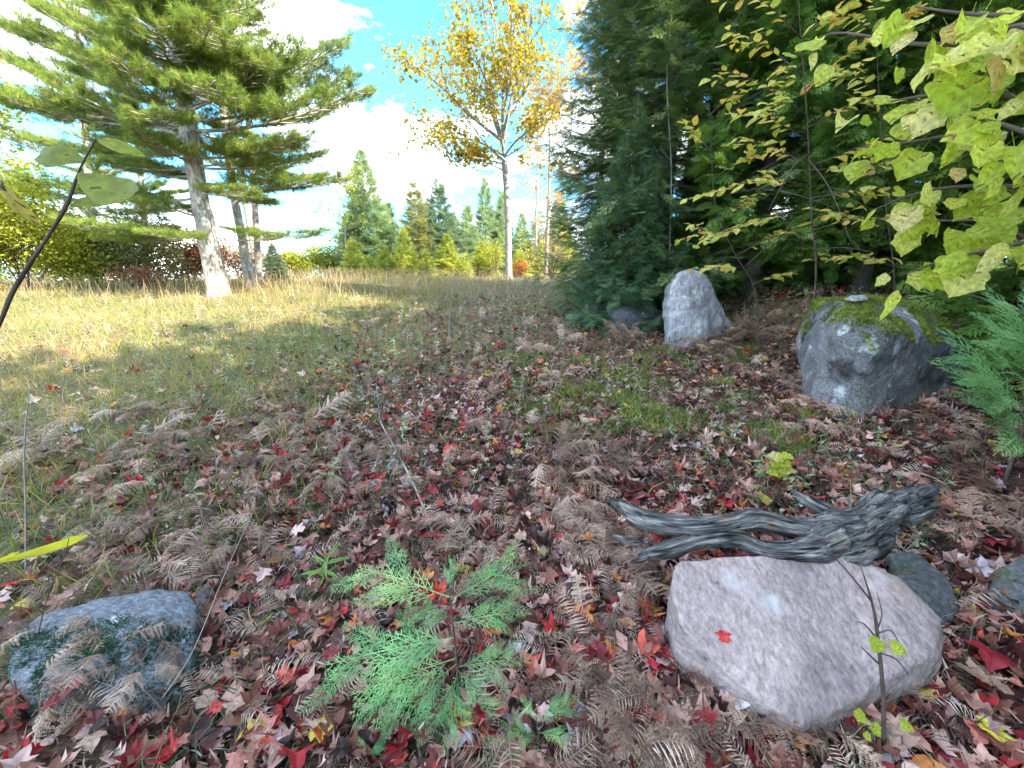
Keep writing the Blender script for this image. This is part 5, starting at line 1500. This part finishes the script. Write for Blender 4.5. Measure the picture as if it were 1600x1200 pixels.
FL = [  # (pixel area, count, fronds, size, label, group)
    ((60, 300, 985, 1140), 10, 3, .42, 'brown dead fern drooping over the sunken rock at lower left', 'dead ferns on the sunken rock'),
    ((120, 420, 790, 930), 19, 4, .62, 'curled grey brown dead fern in the left foreground bracken', 'dead ferns of the left foreground'),
    ((905, 1060, 850, 1150), 20, 4, .55, 'tan dead fern on the ground left of the granite rock', 'dead ferns left of the granite rock'),
    ((1060, 1160, 930, 1010), 3, 3, .5, 'dry fern leaning over the left face of the granite rock', 'dead ferns against the granite rock'),
    ((960, 1330, 1140, 1200), 9, 4, .5, 'tan dead fern at the bottom edge below the granite rock', 'dead ferns below the granite rock'),
    ((700, 960, 790, 880), 14, 4, .65, 'brown dead fern between cedar seedling and driftwood log', 'dead ferns left of the log'),
    ((840, 960, 690, 780), 10, 4, .8, 'dark dead fern clump in the leaf carpet left of the log', 'dead ferns in the leaf carpet'),
    ((1380, 1490, 610, 660), 8, 4, .8, 'pale dead fern at the foot of the mossy boulder', 'dead ferns at the mossy boulder'),
    ((1500, 1600, 680, 860), 9, 4, .7, 'dead fern at the right edge beyond the driftwood log', 'dead ferns at the right edge'),
    ((1060, 1160, 520, 570), 20, 5, .85, 'pinkish tan dead fern in front of the pointed boulder', 'dead ferns before the pointed boulder'),
    ((960, 1250, 500, 545), 18, 5, .85, 'tan dead fern along the foot of the dark stand', 'dead ferns along the wood edge'),
    ((1340, 1480, 440, 480), 14, 5, 1.1, 'rusty fern behind the mossy boulder', 'ferns behind the mossy boulder'),
    ((330, 640, 640, 760), 16, 4, .75, 'greyish dead fern among the grass left of the pale stick', 'dead ferns in the middle grass'),
    ((20, 260, 640, 770), 14, 4, .75, 'brown dead fern in the shaded grass at left', 'dead ferns in the left grass'),
    ((660, 960, 560, 680), 16, 4, .7, 'brown dead fern in the middle ground right of the pale stick', 'dead ferns of the middle ground'),
    ((560, 900, 490, 560), 16, 4, .8, 'grey brown dead fern in the upper middle of the clearing', 'dead ferns of the upper clearing'),
    ((1180, 1280, 540, 700), 9, 4, .8, 'dead fern in the leaves left of the mossy boulder', 'dead ferns left of the mossy boulder')]
sd = 300
ORD = ['first', 'second', 'third', 'fourth', 'fifth', 'sixth', 'seventh', 'eighth', 'ninth', 'tenth', 'eleventh', 'twelfth', 'thirteenth', 'fourteenth', 'fifteenth', 'sixteenth', 'seventeenth', 'eighteenth', 'nineteenth', 'twentieth']
for (x0, x1, y0, y1), cnt, nf, size, lab, grp in FL:
    r = random.Random(sd)
    spots = sorted((r.uniform(x0, x1), r.uniform(y0, y1)) for _ in range(cnt))
    for k, (px, py) in enumerate(spots):
        sd += 1
        if 'behind the mossy' in lab:
            p = at(px, py, 5.2); p.z = hz(p.x, p.y)
        else:
            p = on(px, py)
        z = .02
        if 'sunken rock' in lab: z = .13
        if 'leaning over' in lab: z = .14
        fern(lift(p, z), nf, size * r.uniform(.8, 1.2), lab + ', ' + ORD[k] + ' from the left', grp, sd, rise=y0 < 530)

# the 300 fallen leaves that show largest, each its own thing
ME_FALL = {c: [mesh('fallen_leaf', v, t, m, smooth=True) for v, t in LEAF_HI] for c, m in LEAFCOL.items()}
def fallen(p, color, size, label, group, seedv, tilt=.45):
    r = random.Random(seedv)
    o = link('fallen_leaf', r.choice(ME_FALL[color]), None, label, 'leaf', group)
    a = r.uniform(0, 6.28)
    d = Vector((math.cos(a), math.sin(a), r.uniform(-tilt, tilt)))
    put(o, p, d, (r.gauss(0, tilt), r.gauss(0, tilt) - .1, 1), size)
    return o
MARKS = [(1260, 1010, 'beside the granite rock'), (1200, 820, 'beside the driftwood log'), (1375, 600, 'before the mossy boulder'), (170, 1020, 'by the sunken rock'), (690, 1010, 'by the cedar seedling'), (630, 740, 'beside the long pale stick'), (1100, 700, 'between the log and the pointed boulder'),
         (1580, 920, 'by the dark rock at right'), (1570, 1130, 'in the bottom right corner'), (420, 1150, 'at the bottom edge left of the seedling'), (950, 1150, 'at the bottom edge between seedling and granite'), (400, 930, 'between sunken rock and seedling'), (880, 950, 'between seedling and granite rock'), (800, 700, 'in the middle of the leaf carpet'), (1540, 720, 'at the right edge above the log'), (500, 800, 'left of the pale stick'), (100, 800, 'at the left edge above the sunken rock')]
LOOK = {'mauve': 'mauve grey', 'salmon': 'salmon pink', 'tan': 'pale tan', 'brown': 'dull brown', 'lilac grey': 'lilac grey upturned'}
r = random.Random(99)
special = [(1133, 1005, 'bright red', .05, 'small bright red leaf resting on the granite rock', .315), (400, 905, 'bright red', .09, 'pink red leaf standing out left of the cedar seedling', .05), (920, 850, 'orange', .07, 'glowing orange leaf left of the driftwood log', .06),
           (130, 1065, 'crimson', .11, 'large crimson leaf caught on the sunken rock', .17), (697, 708, 'bright red', .09, 'lone bright red leaf beside the pale stick', .05), (415, 1180, 'salmon', .10, 'salmon leaf at the bottom edge left of the seedling', .04), (1410, 1190, 'tan', .12, 'big tan leaf at the bottom right edge', .05), (1560, 1100, 'tan', .14, 'large pale leaf at the right edge below the dark rock', .06), (490, 1160, 'yellow', .07, 'curled yellow leaf at the bottom edge left of the seedling', .05), (1535, 1150, 'yellow', .08, 'yellow green leaf in the bottom right corner', .06), (1540, 1030, 'crimson', .14, 'large crimson leaf right of the granite rock', .06)]
for k, (px, py, c, s, lab, z) in enumerate(special):
    p = on(px, py) if z < .1 else atz(px, py, z)
    fallen(lift(p, z if z < .1 else .01), c, s, lab, None, 900 + k, .2)
cols = ['crimson'] * 20 + ['salmon'] * 11 + ['mauve'] * 13 + ['tan'] * 20 + ['brown'] * 18 + ['orange'] * 3 + ['lilac grey'] * 4 + ['dark maroon'] * 12 + ['bright red'] * 4
k = 0
while k < 285:
    px, py = r.uniform(-20, 1620), 640 + 560 * r.random() ** .9
    if 1040 < px < 1480 and 860 < py < 1150: continue
    if 20 < px < 310 and 915 < py < 1130 and r.random() < .7: continue
    if px < 520 and py < 860 and r.random() < .85: continue
    p = on(px, py)
    c = r.choice(cols)
    sz = r.uniform(.048, .08) if py > 850 else r.uniform(.07, .10)
    mk = min(MARKS, key=lambda q: (q[0] - px) ** 2 + (q[1] - py) ** 2)[2]
    big = 'large ' if sz > (.07 if py > 850 else .092) else ('small ' if sz < (.058 if py > 850 else .078) else '')
    fallen(lift(p, r.uniform(.025, .06)), c, sz, f'{big}{LOOK.get(c, c)} maple leaf fallen {mk}', f'{c} leaves {mk}', 1000 + k)
    k += 1

def wedge(n, r0, r1, half=62, pw=1.0):
    rr = r0 + (r1 - r0) * rng.random(n) ** pw
    th = np.radians(rng.uniform(-half, half, n))
    return rr * np.sin(th), rr * np.cos(th) + 0.15
def keep(x, y, w):
    k = rng.random(len(x)) < w
    return x[k], y[k]
def lay(temps, x, y, z, size, mat, name, label, upright=False, rnd=None, tilt=.35, parent=None, kindname='stuff'):
    N = len(x)
    P = np.stack([x, y, hh(x, y) + z], 1)
    a = rng.uniform(0, 6.283, N)
    if upright:
        up = np.stack([rng.normal(0, tilt, N), rng.normal(0, tilt, N), np.ones(N)], 1)
        D0 = np.stack([np.cos(a), np.sin(a), np.zeros(N)], 1)
        up /= np.linalg.norm(up, axis=1, keepdims=True)
        Yv = np.cross(up, D0); Yv /= np.linalg.norm(Yv, axis=1, keepdims=True)
        X = np.cross(Yv, up)
        Ms = np.stack([X, Yv, up], 2)
    else:
        D = np.stack([np.cos(a), np.sin(a), rng.normal(0, tilt, N)], 1)
        U = np.stack([rng.normal(0, tilt, N), rng.normal(0, tilt, N), np.ones(N)], 1)
        Ms = frames(D, U)
    Ms = Ms * np.asarray(size)[:, None, None]
    V, T, rn = scatter(temps, P, Ms, rng.random(N) if rnd is None else rnd)
    return link(name, mesh(name, V, T, mat, rnd=rn), None, label, None, None, 'stuff')

# leaf litter
x, y = wedge(46500, .3, 12, 69)
n = n2(x, y, .8, 2.2)
w = np.clip((1 - field(x, y)) * (1 - .72 * farness(x, y)) * (.85 + .5 * n) + .03, .03, 1)
x, y = keep(x, y, w)
d = np.hypot(x, y)
red = np.clip(.5 + .9 * n2(x, y, .6, 7.7), 0, 1)
u = rng.random(len(x))
u = np.where((u > .745) & (u < .948) & (rng.random(len(x)) > .10 + .9 * red), rng.random(len(x)) * .74, u)
size = rng.choice([.032, .05, .062, .072, .085], len(x)) * rng.uniform(.85, 1.15, len(x)) * np.interp(d, [0, 3, 8], [.95, 1.1, 1.25])
lay(LEAF_LO + LEAF_LX + LEAF_O4[1:], x, y, rng.uniform(.0, .05, len(x)) + .02 * np.clip(n2(x, y, 2.5, 6.6), -.5, 1), size, M['litter'], 'leaf_litter', 'carpet of small red brown and tan fallen leaves', rnd=u, tilt=.42)
# fern debris and broken bits
x, y = wedge(6000, .35, 11, 68)
x, y = keep(x, y, np.clip(.30 + .9 * n2(x, y, .7, 4.4) + .3 * (np.hypot(x, y) < 2.4), 0, 1))
lay(FROND_LO, x, y, rng.uniform(.0, .04, len(x)), rng.uniform(.10, .26, len(x)), M['fern_litter'], 'fern_litter', 'broken dead fern fronds scattered over the floor', tilt=.3)
x, y = wedge(23000, .3, 8, 69)
lay(STRIPS, x, y, rng.uniform(.0, .065, len(x)), rng.uniform(.02, .065, len(x)), M['fern_litter'], 'plant_litter', 'fine brown plant scraps between the fallen leaves', tilt=.6)
# sunlit field grass
x, y = wedge(76000, 1.8, 24, 62, .8)
f = field(x, y)
far = np.clip((y - 7) / 4, 0, 1)
x, y = keep(x, y, np.clip(f * 1.1, 0, 1))
gr = np.clip(.46 + .85 * n2(x, y, .9, 6.1) + rng.normal(0, .22, len(x)), 0, 1)
lay(BLADES, x, y, -.01, rng.uniform(.12, .34, len(x)) * (1 + .3 * np.clip(n2(x, y, .6, 2.), -.5, 1)), M['grass'], 'grass', 'yellow green field grass', True, gr, .35)
# short grass tufts in the shade
x, y = wedge(2300, 1.0, 12, 62)
x, y = keep(x, y, np.clip(.18 + 1.2 * n2(x, y, .8, 1.3) + .5 * field(x, y), 0, 1))
cx = np.repeat(x, 20) + rng.normal(0, .07, len(x) * 20); cy = np.repeat(y, 20) + rng.normal(0, .07, len(x) * 20)
lay(BLADES[1:], cx, cy, -.01, rng.uniform(.07, .2, len(cx)), M['shade_grass'], 'grass_tufts', 'thin dull green grass tufts in the shade', True, None, .45)
# weeds of the middle ground
x, y = wedge(16500, 2.4, 24, 54, .8)
w = np.clip(farness(x, y) * (1 - .75 * field(x, y)) * (1.0 + .6 * n2(x, y, .7, 3.3)) + .20, 0, 1) * (np.abs(x - 2) < 30)
x, y = keep(x, y, w)
wr = np.clip(.56 + 1.2 * n2(x, y, .5, 8.8) + rng.normal(0, .22, len(x)), 0, 1)
lay(WEEDS, x, y, -.02, rng.uniform(.10, .32, len(x)), M['weeds'], 'weeds', 'grey brown withered weeds of the middle ground', True, wr, .3)
# low green plants in patches through the middle
M['low_plants'] = leaf_mat('low_plants', [(0, (.07, .12, .05)), (.5, (.14, .20, .09)), (1, (.24, .29, .15))], transl=.3, vary=.3)
x, y = wedge(9000, 2.2, 15, 50, .85)
x, y = keep(x, y, np.clip(.30 + 1.7 * n2(x, y, .9, 12.5), 0, 1))
lay(WEEDS, x, y, -.02, rng.uniform(.07, .2, len(x)), M['low_plants'], 'low_plants', 'patches of dull green low plants through the middle ground', True, None, .4)
# tall dry grass along the crest
x = rng.uniform(-26, 6, 9000); y = rng.uniform(10.5, 26, 9000)
x, y = keep(x, y, np.clip((-x + 2) / 6, .12, 1) * np.clip((y - 9.5) / 4, 0, 1))
lay(STALK + STALK + BLADES[:2], x, y, -.02, rng.uniform(.35, .8, len(x)), M['dry_grass'], 'dry_grass', 'tall dry tan grass with seed heads along the crest', True, None, .2)
# yellow green clubmoss cushions
C = [(on(r_.uniform(790, 1170), r_.uniform(545, 690))) for r_ in [random.Random(k + 5) for k in range(60)]] + [on(r_.uniform(1180, 1300), r_.uniform(650, 720)) for r_ in [random.Random(k + 205) for k in range(6)]]
cc = np.array([tuple(c) for c in C])
m = 190
x = np.repeat(cc[:, 0], m) + rng.normal(0, .09, len(cc) * m); y = np.repeat(cc[:, 1], m) + rng.normal(0, .09, len(cc) * m)
lay(STRIPS[:2] + BLADES[:3], x, y, .02, rng.uniform(.05, .13, len(x)), M['clubmoss'], 'clubmoss', 'yellow green moss and clubmoss cushions among the leaves', True, np.clip(np.repeat(rng.random(len(cc)), m) * .6 + .4 * rng.random(len(x)), 0, 1), .6)
